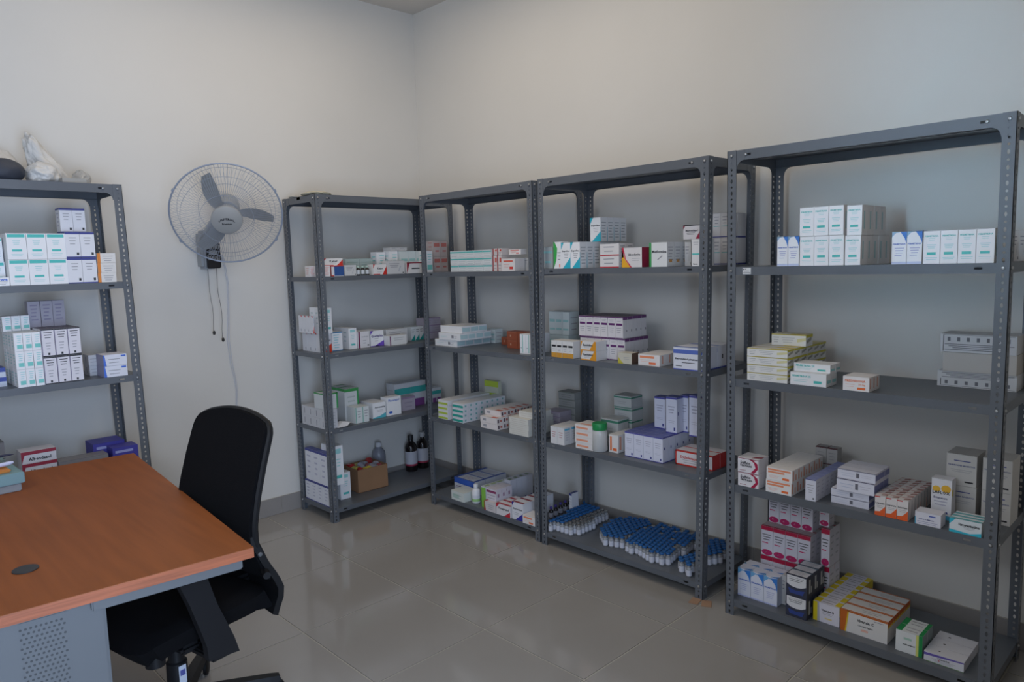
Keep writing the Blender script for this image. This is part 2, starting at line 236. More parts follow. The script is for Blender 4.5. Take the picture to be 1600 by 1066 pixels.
D['beigeyel'] = ((.58, .55, .46), [('p', 'F', [(0, 0), (.4, 0), (0, .6)], (.55, .48, .06)), r_('R', 0, 0, 1, 1, (.12, .07, .05))] + l_('F', .4, .85, .45, .6, 2, GR))
D['bigblue'] = ((.72, .73, .80), [r_('F', 0, .72, 1, .90, (.10, .16, .50)), r_('F', 0, 0, 1, .05, (.05, .08, .40)), r_('T', 0, 0, 1, .2, (.12, .2, .55))] + t_('F', .06, .97, .48, 'Metronidazol pirazinamida', BK, .1) + l_('F', .3, .75, .3, .34, 1, BK) + l_('F', .08, .3, .15, .18, 1, BK) + [r_('R', 0, 0, 1, .05, (.05, .08, .4)), r_('R', .3, .4, .38, .6, BK)])
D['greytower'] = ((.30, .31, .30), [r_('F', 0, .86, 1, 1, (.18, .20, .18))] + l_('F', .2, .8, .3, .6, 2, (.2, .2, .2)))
D['smallred'] = ((.72, .71, .71), l_('F', .2, .8, .45, .7, 3, (.5, .2, .2)) + [r_('R', .1, .82, .9, .92, (.1, .45, .65))] + l_('R', .2, .8, .3, .7, 4, (.5, .5, .55)))
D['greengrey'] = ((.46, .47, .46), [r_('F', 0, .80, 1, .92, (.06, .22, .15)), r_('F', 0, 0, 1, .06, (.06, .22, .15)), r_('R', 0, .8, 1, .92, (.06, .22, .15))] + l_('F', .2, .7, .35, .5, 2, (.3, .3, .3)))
D['violet'] = ((.70, .71, .82), [r_('T', 0, 0, 1, 1, (.14, .16, .42)), r_('F', 0, .94, 1, 1, (.08, .08, .36)), r_('F', 0, 0, 1, .03, (.08, .08, .36)), r_('R', 0, .95, 1, 1, (.08, .08, .36)), r_('R', 0, 0, 1, .03, (.08, .08, .36)), r_('F', .72, .08, .86, .17, NAVY)] + l_('F', .2, .8, .58, .74, 3, (.35, .35, .45)) + l_('F', .2, .8, .3, .35, 2, (.5, .5, .6)) + [r_('R', .2, .5, .35, .6, NAVY)])
D['redframe'] = ((.74, .69, .70), [r_('F', 0, 0, 1, .09, RED), r_('F', 0, .91, 1, 1, RED), r_('F', 0, 0, .03, 1, RED), r_('T', 0, 0, 1, .12, RED), r_('R', 0, 0, 1, 1, (.55, .03, .03)), ('p', 'F', [(.8, .3), (.82, .3), (.92, .55), (.9, .58)], RED)] + t_('F', .14, .6, .58, 'Diclofenaco', (.6, .06, .05), .2) + l_('F', .2, .7, .25, .4, 2, GR))
D['arc'] = ((.86, .86, .88), [('p', 'F', [(.55, 1), (1, 1), (1, .62), (.86, .8)], (.05, .20, .60)), ('p', 'F', [(0, .84), (.25, .96), (.6, .985), (.3, 1), (0, 1)], (.30, .48, .66)), r_('F', 0, 0, 1, .08, (.55, .60, .78))] + t_('F', .06, .94, .62, 'PERMETRINA', (.06, .14, .50), .1) + l_('F', .2, .85, .28, .5, 4, (.4, .42, .65)) + [r_('R', 0, .8, 1, 1, (.2, .3, .55))])
D['arc2'] = ((.74, .76, .86), [('p', 'F', [(.5, .95), (1, 1), (1, .5), (.85, .75)], (.04, .22, .66)), ('p', 'F', [(0, .78), (.35, .92), (.75, .92), (0, 1)], (.16, .42, .72)), ('p', 'T', [(.5, 0), (1, 0), (1, .4)], (.05, .25, .65)), ('p', 'T', [(0, 0), (.2, 0), (0, .3)], (.1, .4, .7))] + t_('F', .06, .92, .60, 'PERMETRINA', (.05, .14, .55), .09) + l_('F', .2, .8, .25, .45, 4, (.45, .48, .70)) + [r_('F', 0, 0, 1, .05, (.5, .55, .8))])
D['yelflat'] = ((.78, .77, .74), [r_('F', 0, .9, 1, 1, (.5, .42, .08)), ('p', 'F', [(.75, .3), (1, .5), (1, .75), (.75, .6)], (.70, .65, .35)), r_('T', .55, 0, 1, .35, YEL), r_('T', 0, .85, 1, 1, (.6, .5, .1)), ('p', 'R', [(.1, .2), (.8, .5), (.8, .8), (.1, .5)], (.35, .34, .28)), r_('R', 0, .75, 1, 1, (.62, .55, .05))] + l_('F', .05, .22, .3, .7, 3, (.4, .4, .4)) + l_('F', .3, .68, .3, .7, 3, (.5, .5, .5)))
D['predni'] = ((.86, .82, .81), t_('F', .08, .86, .70, 'PREDNISONA', (.82, .22, .08), .18) + t_('F', .6, .86, .45, '50 mg', (.82, .35, .2), .12) + [r_('F', .55, .1, .86, .26, ORG), r_('R', .2, .2, .5, .9, (.78, .4, .3))] + l_('F', .1, .45, .3, .45, 2, (.85, .5, .4)))
D['carton'] = ((.60, .60, .61), l_('F', .06, .97, .62, .88, 4, (.10, .10, .12), .4) + [r_('F', .04, .06, .05, .5, BK), r_('F', .04, .06, .98, .075, BK)] + [r_('F', .1+.13*i, .18, .14+.13*i, .40, (.14, .14, .16)) for i in range(7)])
D['carton2'] = ((.60, .60, .61), l_('F', .06, .97, .15, .45, 4, (.10, .10, .12), .4) + [r_('F', .04, .04, .05, .95, BK), r_('F', .04, .94, .98, .955, BK)] + [r_('F', .1+.13*i, .6, .14+.13*i, .82, (.14, .14, .16)) for i in range(7)] + [r_('T', 0, 0, 1, .02, BK)])
D['cartonplain'] = ((.52, .49, .45), [])
D['maroonarc'] = ((.78, .75, .77), [('p', 'F', [(.62, .0), (.8, .0), (.98, .35), (.95, .7), (.7, .95), (.5, .98), (.78, .75), (.86, .4)], (.42, .01, .06)), r_('F', .0, .92, 1, .96, MAR), ('p', 'T', [(.6, .1), (1, .3), (1, .6), (.7, .4)], MAR)] + t_('F', .12, .62, .66, 'Sulfato', BK, .13) + t_('F', .12, .7, .48, 'ferroso', BK, .13) + l_('F', .1, .4, .1, .14, 1, MAR))
D['lavtop'] = ((.72, .73, .82), [r_('T', 0, 0, 1, 1, (.27, .31, .58)), r_('F', 0, .96, 1, 1, NAVY)] + l_('F', .15, .85, .62, .74, 2, GR) + l_('F', .3, .7, .4, .5, 2, GR) + [r_('F', .7, .08, .85, .15, BK)] + l_('R', .2, .8, .3, .85, 4, (.55, .55, .65)))
D['lavflat'] = ((.76, .77, .87), [r_('F', 0, .92, 1, 1, (.12, .12, .2)), r_('F', .5, .25, .58, .75, (.16, .16, .2)), r_('R', 0, .2, 1, .8, (.22, .25, .5))] + l_('F', .1, .45, .35, .6, 2, (.55, .6, .75)) + l_('F', .62, .9, .4, .6, 2, (.6, .6, .7)))
D['maroontop'] = ((.42, .41, .40), [r_('T', 0, 0, 1, .18, (.10, .01, .02)), r_('T', 0, 0, .1, 1, (.14, .02, .03)), r_('F', 0, .94, 1, 1, (.1, .01, .02))] + l_('F', .2, .8, .3, .7, 3, (.3, .3, .3)))
D['orangewedge'] = ((.78, .74, .73), [('p', 'F', [(0, 0), (1, 0), (1, .5), (.5, .22), (0, .18)], (.80, .12, .02)), r_('F', .0, .92, .5, .97, RED)] + t_('F', .08, .92, .62, 'Loperam', BK, .13) + l_('F', .2, .8, .42, .5, 2, GR) + [('p', 'T', [(.5, .2), (1, .5), (1, .9), (.5, .6)], (.3, .12, .1)), r_('T', 0, .9, 1, 1, (.55, .12, .08)), r_('R', .1, .1, .25, .9, (.4, .4, .42))])
D['smallwhite'] = ((.76, .76, .84), t_('F', .15, .75, .46, 'SULFATO FERROSO', NAVY, .14) + [r_('F', .55, .72, .8, .82, (.1, .15, .5)), ('p', 'F', [(0, 0), (.05, 0), (.03, .6), (0, .6)], (.1, .4, .6))] + l_('F', .1, .9, .15, .28, 2, (.3, .3, .5)))
def disc(cx, cy, rx, ry, n=14): return [(cx+rx*math.cos(2*PI*i/n), cy+ry*math.sin(2*PI*i/n)) for i in range(n)]
D['laflox'] = ((.80, .80, .84), [('p', 'F', disc(.25, .74, .2, .075), (.85, .50, .05)), ('p', 'F', disc(.72, .76, .24, .095), (.85, .48, .04)), r_('F', 0, 0, 1, .1, (.08, .40, .62)), ('p', 'F', [(.4, .12), (.6, .18), (.8, .2), (.85, .15), (.6, .13)], NAVY), r_('R', .0, .6, .4, .75, (.8, .6, .1)), r_('R', 0, 0, 1, .1, (.08, .4, .6))] + t_('F', .06, .92, .66, 'LAFLOX', BK, .12) + t_('F', .12, .8, .52, 'Ertapenem', (.1, .1, .2), .07) + l_('F', .15, .8, .36, .44, 2, (.35, .35, .5)))
D['talid'] = ((.62, .60, .57), t_('F', .05, .95, .64, 'TALIDROXINA MAGENTICA', (.05, .07, .24), .13) + l_('F', .25, .8, .78, .8, 1, NAVY) + l_('F', .15, .85, .44, .5, 2, (.3, .3, .34)) + [r_('F', .62, .1, .9, .15, BK)])
D['cyan'] = ((.74, .80, .83), [('p', 'F', [(0, 0), (1, 0), (1, .28), (.65, .1), (0, .22)], (.03, .50, .66)), ('p', 'F', [(0, .55), (.2, 1), (0, 1)], (.03, .50, .66)), r_('T', 0, 0, 1, .5, (.15, .45, .5))] + t_('F', .28, .95, .66, 'Simvastatina', BK, .17) + l_('F', .45, .8, .4, .5, 2, GR))
D['magenta'] = ((.73, .71, .78), [r_('F', 0, .86, 1, 1, (.50, .01, .06)), ('p', 'F', disc(.5, .11, .46, .10), (.55, .02, .14)), ('p', 'F', disc(.4, .12, .08, .03), (.8, .5, .6)), r_('T', 0, 0, 1, .2, (.35, .02, .04)), r_('T', 0, .2, 1, 1, (.45, .42, .42))] + l_('F', .1, .85, .55, .72, 3, BK) + l_('F', .1, .6, .4, .44, 1, MAG) + l_('R', .2, .8, .3, .8, 4, (.5, .5, .55)))
D['navypot'] = ((.035, .04, .07), [r_('F', .04, .55, .96, .96, (.74, .74, .76)), ('p', 'F', [(.04, .55), (.25, .45), (.5, .42), (.75, .45), (.96, .55)], (.74, .74, .76)), ('p', 'F', [(.1, .35), (.5, .28), (.9, .35), (.8, .12), (.2, .12)], (.03, .06, .26)), r_('T', .05, .1, .95, .9, (.62, .62, .66)), r_('T', 0, .9, 1, 1, (.05, .15, .22)), r_('R', .35, .2, .6, .85, (.5, .5, .5)), r_('R', .7, .2, .85, .5, (.5, .5, .5))] + l_('F', .1, .85, .72, .88, 3, BK, .5) + l_('T', .2, .8, .3, .7, 3, (.3, .3, .35)))
D['yellow'] = ((.74, .72, .80), [r_('F', 0, 0, .16, 1, (.75, .60, .01)), ('p', 'F', [(.16, 0), (.26, 0), (.22, 1), (.16, 1)], (.45, .45, .5)), r_('T', 0, .1, .25, .9, YEL), r_('T', .8, .1, 1, .9, YEL), r_('R', .0, .55, 1, 1, YEL), r_('R', .0, .45, 1, .55, (.45, .45, .4)), r_('F', .45, .2, .72, .28, (.8, .65, .3))] + t_('F', .32, .8, .64, 'Vitamina B', BK, .1) + l_('F', .35, .75, .45, .52, 2, GR) + l_('T', .3, .75, .3, .7, 2, (.3, .3, .32)))
D['vitc'] = ((.74, .72, .70), [('p', 'F', [(0, 0), (.10, 0), (.16, 1), (0, 1)], (.55, .13, .015)), ('p', 'F', [(.10, 0), (.13, 0), (.19, 1), (.16, 1)], (.80, .55, .03)), r_('F', .16, .93, 1, 1, (.60, .15, .02)), r_('T', 0, 0, 1, .10, (.62, .16, .02)), r_('T', 0, .9, 1, 1, (.6, .15, .02)), r_('R', 0, .78, 1, 1, (.66, .14, .02)), r_('R', 0, .68, 1, .78, (.8, .55, .05)), r_('F', .45, .22, .6, .32, (.85, .5, .4))] + t_('F', .36, .72, .68, 'Vitamin C', BK, .22) + t_('F', .38, .70, .46, 'Chewable Tablets', BK, .10) + l_('F', .72, .92, .84, .86, 1, GR) + l_('T', .4, .8, .4, .6, 2, (.4, .38, .38)))
D['greenbox'] = ((.76, .78, .78), [r_('F', .86, 0, 1, 1, (.01, .26, .07)), r_('F', .76, 0, .86, 1, (.72, .72, .20)), r_('T', 0, 0, .22, 1, (.01, .28, .07)), r_('T', .85, 0, 1, 1, (.01, .28, .07)), r_('R', 0, 0, 1, 1, (.2, .25, .25)), r_('F', .3, .62, .6, .72, (.4, .6, .5))] + t_('F', .28, .72, .4, 'mebendazol', BK, .1) + l_('T', .3, .8, .3, .7, 2, GR))
D['purpleband'] = ((.72, .72, .77), [('p', 'F', [(0, .62), (1, .88), (1, 1), (0, .9)], (.14, .10, .42)), r_('F', 0, 0, 1, .05, (.10, .28, .03)), ('p', 'F', disc(.38, .38, .025, .05, 8), (.65, .05, .08)), r_('T', .3, .4, .36, .5, BK)] + t_('F', .34, .64, .58, 'Tramadol', BK, .1) + l_('F', .2, .8, .2, .45, 3, GR))
def box_mesh(name, des, w, d, h):
    base, prims = D[des]
    mb = MB(); mb.box(-w/2, w/2, -d/2, d/2, 0, h, C(base))
    e = .0004
    def P(f, u, v):
        if f == 'F': return (-w/2+u*w, -d/2-e, v*h)
        if f == 'L': return (-w/2-e, d/2-u*d, v*h)
        if f == 'R': return (w/2+e, -d/2+u*d, v*h)
        return (-w/2+u*w, -d/2+v*d, h+e)
    for p in prims:
        if p[0] == 'p':
            mb.add([P(p[1], u, v) for u, v in p[2]], [tuple(range(len(p[2])))], C(p[3]))
        elif p[0] == 't':
            _, f, a, c, v, txt, col, hm = p
            V, F, asp = glyphs(txt); wid = (c-a)*w; hh = min(wid/asp, hm*h*1.7)
            mb2 = [(a+x*(c-a), v+(y-.5)*hh/h) for x, y in V]; e2 = e; e = .0007
            mb.add([P(f, u, vv) for u, vv in mb2], F, C(col)); e = e2
    # tuck line of the lid flap
    mb.add([P('F', .02, .985), P('F', .98, .985), P('F', .98, .995), P('F', .02, .995)], [(0, 1, 2, 3)], C(tuple(c*.6 for c in base)))
    return mb
RACKS = {'1': {'o': (-0.4694, -0.601), 'W': 0.9922, 'D': 0.415, 'yaw': -90, 'lean': 0, 'lv': {2: 1.5201, 3: 1.0538, 4: 0.5894, 5: 0.0784}}, '2': {'o': (-0.4764, -1.6104), 'W': 1.0141, 'D': 0.415, 'yaw': -90, 'lean': 0.0149, 'lv': {2: 1.5297, 3: 1.0618, 4: 0.5879, 5: 0.0748}}, '3': {'o': (-0.5076, -2.7583), 'W': 1.0024, 'D': 0.43, 'yaw': -90, 'lean': 0, 'lv': {2: 1.5243, 3: 1.0534, 4: 0.5919, 5: 0.0755}}, 'C': {'o': (-1.1016, -0.4388), 'W': 1.0404, 'D': 0.4, 'yaw': 0, 'lean': -0.0026, 'lv': {2: 1.5144, 3: 1.0481, 4: 0.5826, 5: 0.085}}, 'L': {'o': (-3.152, -0.47), 'W': 1.04, 'D': 0.41, 'yaw': 0, 'lean': -0.02, 'lv': {2: 1.5285, 3: 1.07, 4: 0.6, 5: 0.08}}}
BOXES = [
    ('L', 'l2a', 0.5142, 0.01, 1.529, 0.0763, 0.075, 0.1159, (3, 2, 2), 'tealbig', 'white box with teal bands, desk-side rack upper shelf', 'teal banded boxes on the upper shelf beside the wall fan'),
    ('L', 'l2a0', 0.4576, 0.07, 1.529, 0.0529, 0.075, 0.1079, (1, 2, 1), 'tealbig', 'white teal banded box cut by picture edge', 'teal banded boxes on the upper shelf beside the wall fan'),
    ('L', 'l2s', 0.4477, 0.005, 1.529, 0.0657, 0.05, 0.0387, (1, 1, 1), 'bluetxt', 'small white box with blue heading in front of teal boxes', None),
    ('L', 'l2b', 0.7414, 0.008, 1.529, 0.0615, 0.07, 0.1197, (2, 2, 3), 'navytop', 'white box with navy top stripe, desk-side rack upper shelf', 'navy striped boxes beside the teal banded boxes'),
    ('L', 'l2c', 0.7445, 0.08, 1.769, 0.0537, 0.07, 0.1135, (2, 1, 1), 'navytop', 'white navy striped box, top of pile under left rack roof', 'navy striped boxes on top of the pile'),
    ('L', 'l2d', 0.8671, 0.01, 1.529, 0.0807, 0.1, 0.0465, (1, 3, 1), 'orangeside', 'flat white box with orange end, beside left rack post', 'orange ended boxes by the left rack post'),
    ('L', 'l3a', 0.5039, 0.0071, 1.0705, 0.0347, 0.065, 0.0821, (3, 3, 4), 'tealsm', 'small white teal labelled box in left rack block', 'teal labelled boxes on the middle shelf of the left rack'),
    ('L', 'l3a2', 0.4929, 0.16, 1.3172, 0.0359, 0.06, 0.0707, (3, 1, 1), 'tealsm', 'small teal box standing on the back of teal block', 'teal boxes standing at the back of the block'),
    ('L', 'l3b', 0.6088, 0.003, 1.0705, 0.0527, 0.06, 0.1279, (3, 2, 4), 'darktop', 'white box with black edges, middle left rack shelf', 'black edged boxes on the middle shelf of the left rack'),
    ('L', 'l3b2', 0.601, 0.18, 1.3267, 0.0506, 0.06, 0.1238, (3, 1, 1), 'greypurple', 'grey lilac box standing on black edged boxes', 'lilac grey boxes on top of the black edged boxes'),
    ('L', 'l3c', 0.8537, 0.0064, 1.0705, 0.1055, 0.12, 0.0547, (1, 2, 1), 'blueend', 'flat white box with blue corner by left rack post', 'blue cornered flat boxes by the left rack post'),
    ('L', 'l3d', 0.8213, 0.13, 1.0705, 0.0434, 0.1, 0.0519, (1, 2, 1), 'greyflat', 'grey flat box beside blue cornered boxes', 'grey flat boxes beside the blue cornered pair'),
    ('L', 'l3e', 0.4063, 0.1118, 1.0705, 0.0752, 0.1, 0.0441, (1, 2, 1), 'bluebox', 'blue and white box at picture edge, left rack middle shelf', 'blue boxes at the picture edge'),
    ('L', 'l4a', 0.4891, 0.03, 0.6005, 0.1397, 0.1, 0.0567, (1, 3, 1), 'albend', 'white and dark red box behind the desk edge', 'dark red and white boxes behind the desk'),
    ('L', 'l4b', 0.353, 0.1, 0.6005, 0.0905, 0.12, 0.22, (1, 1, 1), 'greyplain', 'plain grey carton behind the pens on the desk', None),
    ('L', 'l4c', 0.7978, 0.1, 0.6005, 0.144, 0.14, 0.0675, (1, 2, 1), 'blueglossy', 'glossy blue packet behind the desk corner', 'blue packets behind the desk corner'),
    ('L', 'l4d', 0.8573, 0.0, 0.6005, 0.1165, 0.1, 0.06, (1, 2, 1), 'blueglossy', 'glossy blue packet nearest the desk corner', 'front blue packets behind the desk corner'),
    ('L', 'l4e', 0.6319, 0.005, 0.6005, 0.2086, 0.09, 0.1, (1, 1, 1), 'greyplain', 'low grey box half hidden by desk edge', None),
    ('C', 'c2a', 0.0215, 0.01, 1.5149, 0.057, 0.09, 0.067, (1, 1, 1), 'redtxt', 'small white box with pink red lettering by corner rack post', None),
    ('C', 'c2a2', 0.003, 0.12, 1.5149, 0.0336, 0.06, 0.0663, (1, 1, 1), 'redtxt', 'pink lettered box seen through the corner rack end', None),
    ('C', 'c2b', 0.0852, 0.01, 1.5149, 0.0873, 0.1, 0.0655, (1, 1, 1), 'bluedark', 'dark blue and red box beneath red cornered box', None),
    ('C', 'c2c', 0.0504, 0.03, 1.5809, 0.1299, 0.07, 0.0424, (1, 1, 1), 'redcorner', 'red cornered white box lying on blue box', None),
    ('C', 'c2d', 0.1781, 0.01, 1.5149, 0.0813, 0.06, 0.0664, (1, 1, 1), 'greytxt', 'small white box left of three dark vials', None),
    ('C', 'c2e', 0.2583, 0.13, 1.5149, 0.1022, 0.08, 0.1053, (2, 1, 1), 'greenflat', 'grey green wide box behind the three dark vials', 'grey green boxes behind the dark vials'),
    ('C', 'c2f', 0.3833, 0.01, 1.5149, 0.1004, 0.07, 0.066, (1, 1, 1), 'redcorner', 'red cornered white box right of the dark vials', None),
    ('C', 'c2g', 0.4877, 0.008, 1.5149, 0.137, 0.06, 0.0859, (1, 1, 1), 'greytxt', 'large white box with grey ampoule print, corner rack upper shelf', None),
    ('C', 'c2h', 0.6422, 0.01, 1.5149, 0.1309, 0.06, 0.0732, (1, 1, 1), 'redcorner2', 'white box with maroon wedge behind the dividing posts', None),
    ('C', 'c2i', 0.5045, 0.15, 1.5149, 0.0675, 0.07, 0.1463, (1, 1, 1), 'tealsm', 'shiny white box at back of corner rack upper shelf', None),
    ('C', 'c2j', 0.5846, 0.12, 1.5149, 0.0681, 0.07, 0.1505, (1, 1, 1), 'tealsm', 'white teal lettered box behind ampoule printed box', None),
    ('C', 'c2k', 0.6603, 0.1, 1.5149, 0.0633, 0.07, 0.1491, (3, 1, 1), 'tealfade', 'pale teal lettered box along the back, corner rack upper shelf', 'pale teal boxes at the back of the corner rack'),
    ('C', 'c2l', 0.593, 0.12, 1.6659, 0.0687, 0.08, 0.0236, (2, 1, 1), 'greytxt', 'small grey box laid on pale teal boxes', 'small grey boxes on top of the pale teal row'),
    ('C', 'c2m', 0.8085, 0.03, 1.5149, 0.0662, 0.07, 0.1474, (1, 1, 1), 'tealsm', 'teal labelled white box seen between the first posts', None),
    ('C', 'c2n', 0.9135, 0.07, 1.5149, 0.0617, 0.07, 0.1076, (2, 2, 2), 'pinktxt', 'pink lettered box in block near the room corner', 'pink lettered boxes near the room corner'),
    ('C', 'c3a', 0.039, 0.0927, 1.0486, 0.069, 0.06, 0.1214, (1, 1, 4), 'redcorner3', 'upright white box with red corner, corner rack lower row', 'red cornered boxes in the lower row'),
    ('C', 'c3a2', 0.003, 0.12, 1.1705, 0.0082, 0.045, 0.1063, (1, 1, 4), 'redcorner3', 'upright red cornered box stacked on the row behind', 'red cornered boxes in the upper row'),
    ('C', 'c3b', 0.1203, 0.1099, 1.0486, 0.0759, 0.08, 0.1195, (1, 1, 3), 'bluebot', 'white box with pale blue lettering and blue foot', 'blue footed boxes in a row'),
    ('C', 'c3c', 0.0427, 0.05, 1.1686, 0.0513, 0.06, 0.1583, (1, 1, 3), 'tealtall', 'tall teal lettered box standing on blue footed boxes', 'tall teal boxes on top of the row'),
    ('C', 'c3d', 0.2433, 0.1138, 1.0486, 0.0588, 0.09, 0.1339, (1, 1, 2), 'tealtall', 'tall white teal lettered box right of the blue footed row', 'teal lettered boxes beside the maroon one'),
    ('C', 'c3e', 0.3064, 0.1018, 1.0486, 0.0826, 0.07, 0.1067, (1, 1, 2), 'maroonleft', 'white box with maroon left edge, corner rack middle shelf', 'maroon edged boxes'),
    ('C', 'c3f', 0.4015, 0.1105, 1.0486, 0.103, 0.08, 0.1031, (1, 1, 2), 'purplecor', 'white box with violet corners, corner rack middle shelf', 'violet cornered boxes'),
    ('C', 'c3g', 0.504, 0.0502, 1.0486, 0.1408, 0.06, 0.0644, (1, 1, 1), 'maroonstrip', 'low white box with thin maroon stripe in front', None),
    ('C', 'c3h', 0.5297, 0.115, 1.0486, 0.1722, 0.08, 0.0997, (1, 1, 1), 'greytxt', 'larger white box behind the maroon striped one', None),
    ('C', 'c3i', 0.7696, 0.1729, 1.0486, 0.0374, 0.08, 0.0957, (3, 1, 1), 'greentri', 'narrow white box with green corner by dividing post', 'narrow boxes by the dividing post'),
    ('C', 'c3j', 0.8829, 0.16, 1.0486, 0.0708, 0.1, 0.0491, (2, 3, 1), 'lilac', 'lilac grey box in stack near the room corner', 'lilac grey boxes near the room corner'),
    ('C', 'c4a', 0.003, 0.03, 0.5831, 0.0811, 0.075, 0.0607, (1, 2, 4), 'greyflat', 'low grey white box at the end of corner rack', 'low grey boxes at the end of the corner rack'),
    ('C', 'c4b', 0.003, 0.04, 0.705, 0.0976, 0.12, 0.0993, (1, 1, 1), 'greentop', 'white box with green top edge by corner rack post', None),
    ('C', 'c4c', 0.2051, 0.14, 0.5831, 0.105, 0.09, 0.2114, (1, 1, 2), 'greentop', 'green edged tall box behind the thin pair', 'tall green edged boxes'),
    ('C', 'c4d', 0.2143, 0.0357, 0.5831, 0.0507, 0.1, 0.1017, (2, 1, 1), 'greenlines', 'thin white box with green side line', 'thin green lined boxes'),
    ('C', 'c4e', 0.3618, 0.0643, 0.5831, 0.1005, 0.07, 0.1044, (1, 1, 2), 'atorva', 'white box with black heading and teal foot', 'teal footed boxes'),
    ('C', 'c4f', 0.472, 0.0653, 0.5831, 0.1156, 0.07, 0.1234, (1, 1, 1), 'bluelogo', 'white box with blue heading and blue oval mark', None),
    ('C', 'c4g', 0.6291, 0.1166, 0.5831, 0.1126, 0.08, 0.0934, (1, 1, 1), 'lilac', 'pale lilac box right of the blue oval box', None),
    ('C', 'c4h', 0.6323, 0.2, 0.5831, 0.1335, 0.1, 0.1753, (2, 1, 1), 'tealpurple', 'long grey box with teal band at the back', 'teal banded boxes at the back'),
    ('C', 'c4i', 0.9534, 0.2, 0.5831, 0.042, 0.1, 0.1046, (2, 1, 1), 'tealpurple', 'teal topped box behind the dividing post', 'teal topped boxes behind the dividing post'),
    ('C', 'c5a', 0.0097, 0.0536, 0.0855, 0.0609, 0.075, 0.1289, (1, 1, 4), 'navytop', 'navy topped white box on the bottom shelf, lower row', 'navy topped boxes in the lower row'),
    ('C', 'c5a2', 0.003, 0.05, 0.2149, 0.045, 0.09, 0.2121, (1, 1, 3), 'navytop', 'navy topped white box stacked on the lower row', 'navy topped boxes in the upper row'),
    ('C', 'c5b', 0.1347, 0.1293, 0.0855, 0.0764, 0.07, 0.1744, (1, 1, 1), 'tealtall', 'white teal lettered box standing left of the brown carton', None),
    ('C', 'c5c', 0.048, 0.05, 0.2149, 0.0716, 0.07, 0.2505, (1, 1, 2), 'tealtall', 'white teal lettered box stacked above the lower one', 'upper teal lettered boxes'),
    ('1', 'a2a', 0.251, 0.03, 1.5206, 0.0746, 0.09, 0.0419, (5, 3, 1), 'tealflat', 'flat teal striped carton on the upper shelf', 'flat teal striped cartons'),
    ('1', 'a2b', 0.6313, 0.03, 1.5206, 0.0373, 0.08, 0.0915, (2, 1, 1), 'redflat', 'red ended white box beside teal cartons, lower', 'red ended boxes beside the teal cartons'),
    ('1', 'a2b2', 0.6355, 0.03, 1.6126, 0.0371, 0.08, 0.0383, (2, 1, 1), 'redflat', 'red ended white box beside teal cartons, on top', 'red ended boxes on top'),
    ('1', 'a2c', 0.7287, 0.01, 1.5206, 0.1074, 0.04, 0.0711, (1, 1, 2), 'redprint', 'white box with red print in front of the pile', 'red print boxes in front'),
    ('1', 'a2d', 0.7414, 0.055, 1.6126, 0.0999, 0.05, 0.0298, (1, 1, 1), 'redprint', 'white red print box on top of the pile', None),
    ('1', 'a2e', 0.7787, 0.095, 1.5206, 0.0418, 0.1, 0.0716, (2, 1, 1), 'greytxt', 'grey box behind the post, upper shelf of first rack', 'grey boxes by the post'),
    ('1', 'a3a', 0.0571, 0.0376, 1.0543, 0.2205, 0.07, 0.0416, (1, 1, 4), 'whitefl', 'flat white box, bottom of the white pile', 'flat white boxes, bottom layer'),
    ('1', 'a3a2', 0.1067, 0.03, 1.0964, 0.2126, 0.065, 0.0442, (1, 1, 4), 'whitefl', 'flat white box, middle of the white pile', 'flat white boxes, middle layer'),
    ('1', 'a3a3', 0.1092, 0.045, 1.1411, 0.2104, 0.07, 0.0431, (1, 1, 3), 'whitefl2', 'flat white box, top of the white pile', 'flat white boxes, top layer'),
    ('1', 'a3b', 0.2175, 0.325, 1.0543, 0.0484, 0.07, 0.0898, (2, 1, 1), 'tealfade', 'narrow pale box in the middle of the shelf', 'narrow pale boxes in the middle'),
    ('1', 'a3d', 0.4037, 0.2976, 1.0543, 0.0726, 0.0567, 0.0489, (1, 1, 2), 'brownred', 'brown red box behind small vials', 'brown red boxes in front'),
    ('1', 'a3d2', 0.5664, 0.19, 1.0543, 0.0898, 0.07, 0.0514, (2, 2, 1), 'brownred', 'brown red box at the back beside the post', 'brown red boxes at the back'),
    ('1', 'a3e', 0.821, 0.0474, 1.0543, 0.0475, 0.05, 0.1113, (2, 1, 3), 'tealstripe', 'white box with teal stripe beside the post', 'teal striped boxes beside the post'),
    ('1', 'a4a', 0.1067, 0.003, 0.5899, 0.0978, 0.09, 0.0307, (1, 4, 4), 'limeend', 'flat box with lime green end in the long pile', 'lime ended boxes in the long pile'),
    ('1', 'a4b', 0.2477, 0.003, 0.5899, 0.1055, 0.045, 0.0299, (1, 4, 8), 'tealend', 'flat box with teal end in the long pile', 'teal ended boxes in the long pile'),
    ('1', 'a4c', 0.5121, 0.003, 0.5899, 0.147, 0.05, 0.0353, (1, 2, 6), 'redfleck', 'white box with red flecked top, lower pair', 'red flecked boxes, lower layers'),
    ('1', 'a4c2', 0.4985, 0.05, 0.661, 0.1446, 0.055, 0.0329, (1, 1, 5), 'redfleck', 'white box with red flecked top, upper pair', 'red flecked boxes, upper layer'),
    ('1', 'a4d', 0.7618, 0.003, 0.5899, 0.1537, 0.07, 0.0332, (1, 3, 3), 'cream', 'cream flat box in pile beside the post', 'cream flat boxes beside the post'),
    ('1', 'a4d2', 0.8151, 0.03, 0.69, 0.1241, 0.07, 0.0366, (1, 1, 2), 'cream', 'cream flat box on top of the cream pile', 'cream flat boxes on top'),
    ('1', 'a4e', 0.1486, 0.37, 0.5899, 0.1333, 0.03, 0.2036, (1, 1, 1), 'limetop', 'small lime and white box standing against the wall', None),
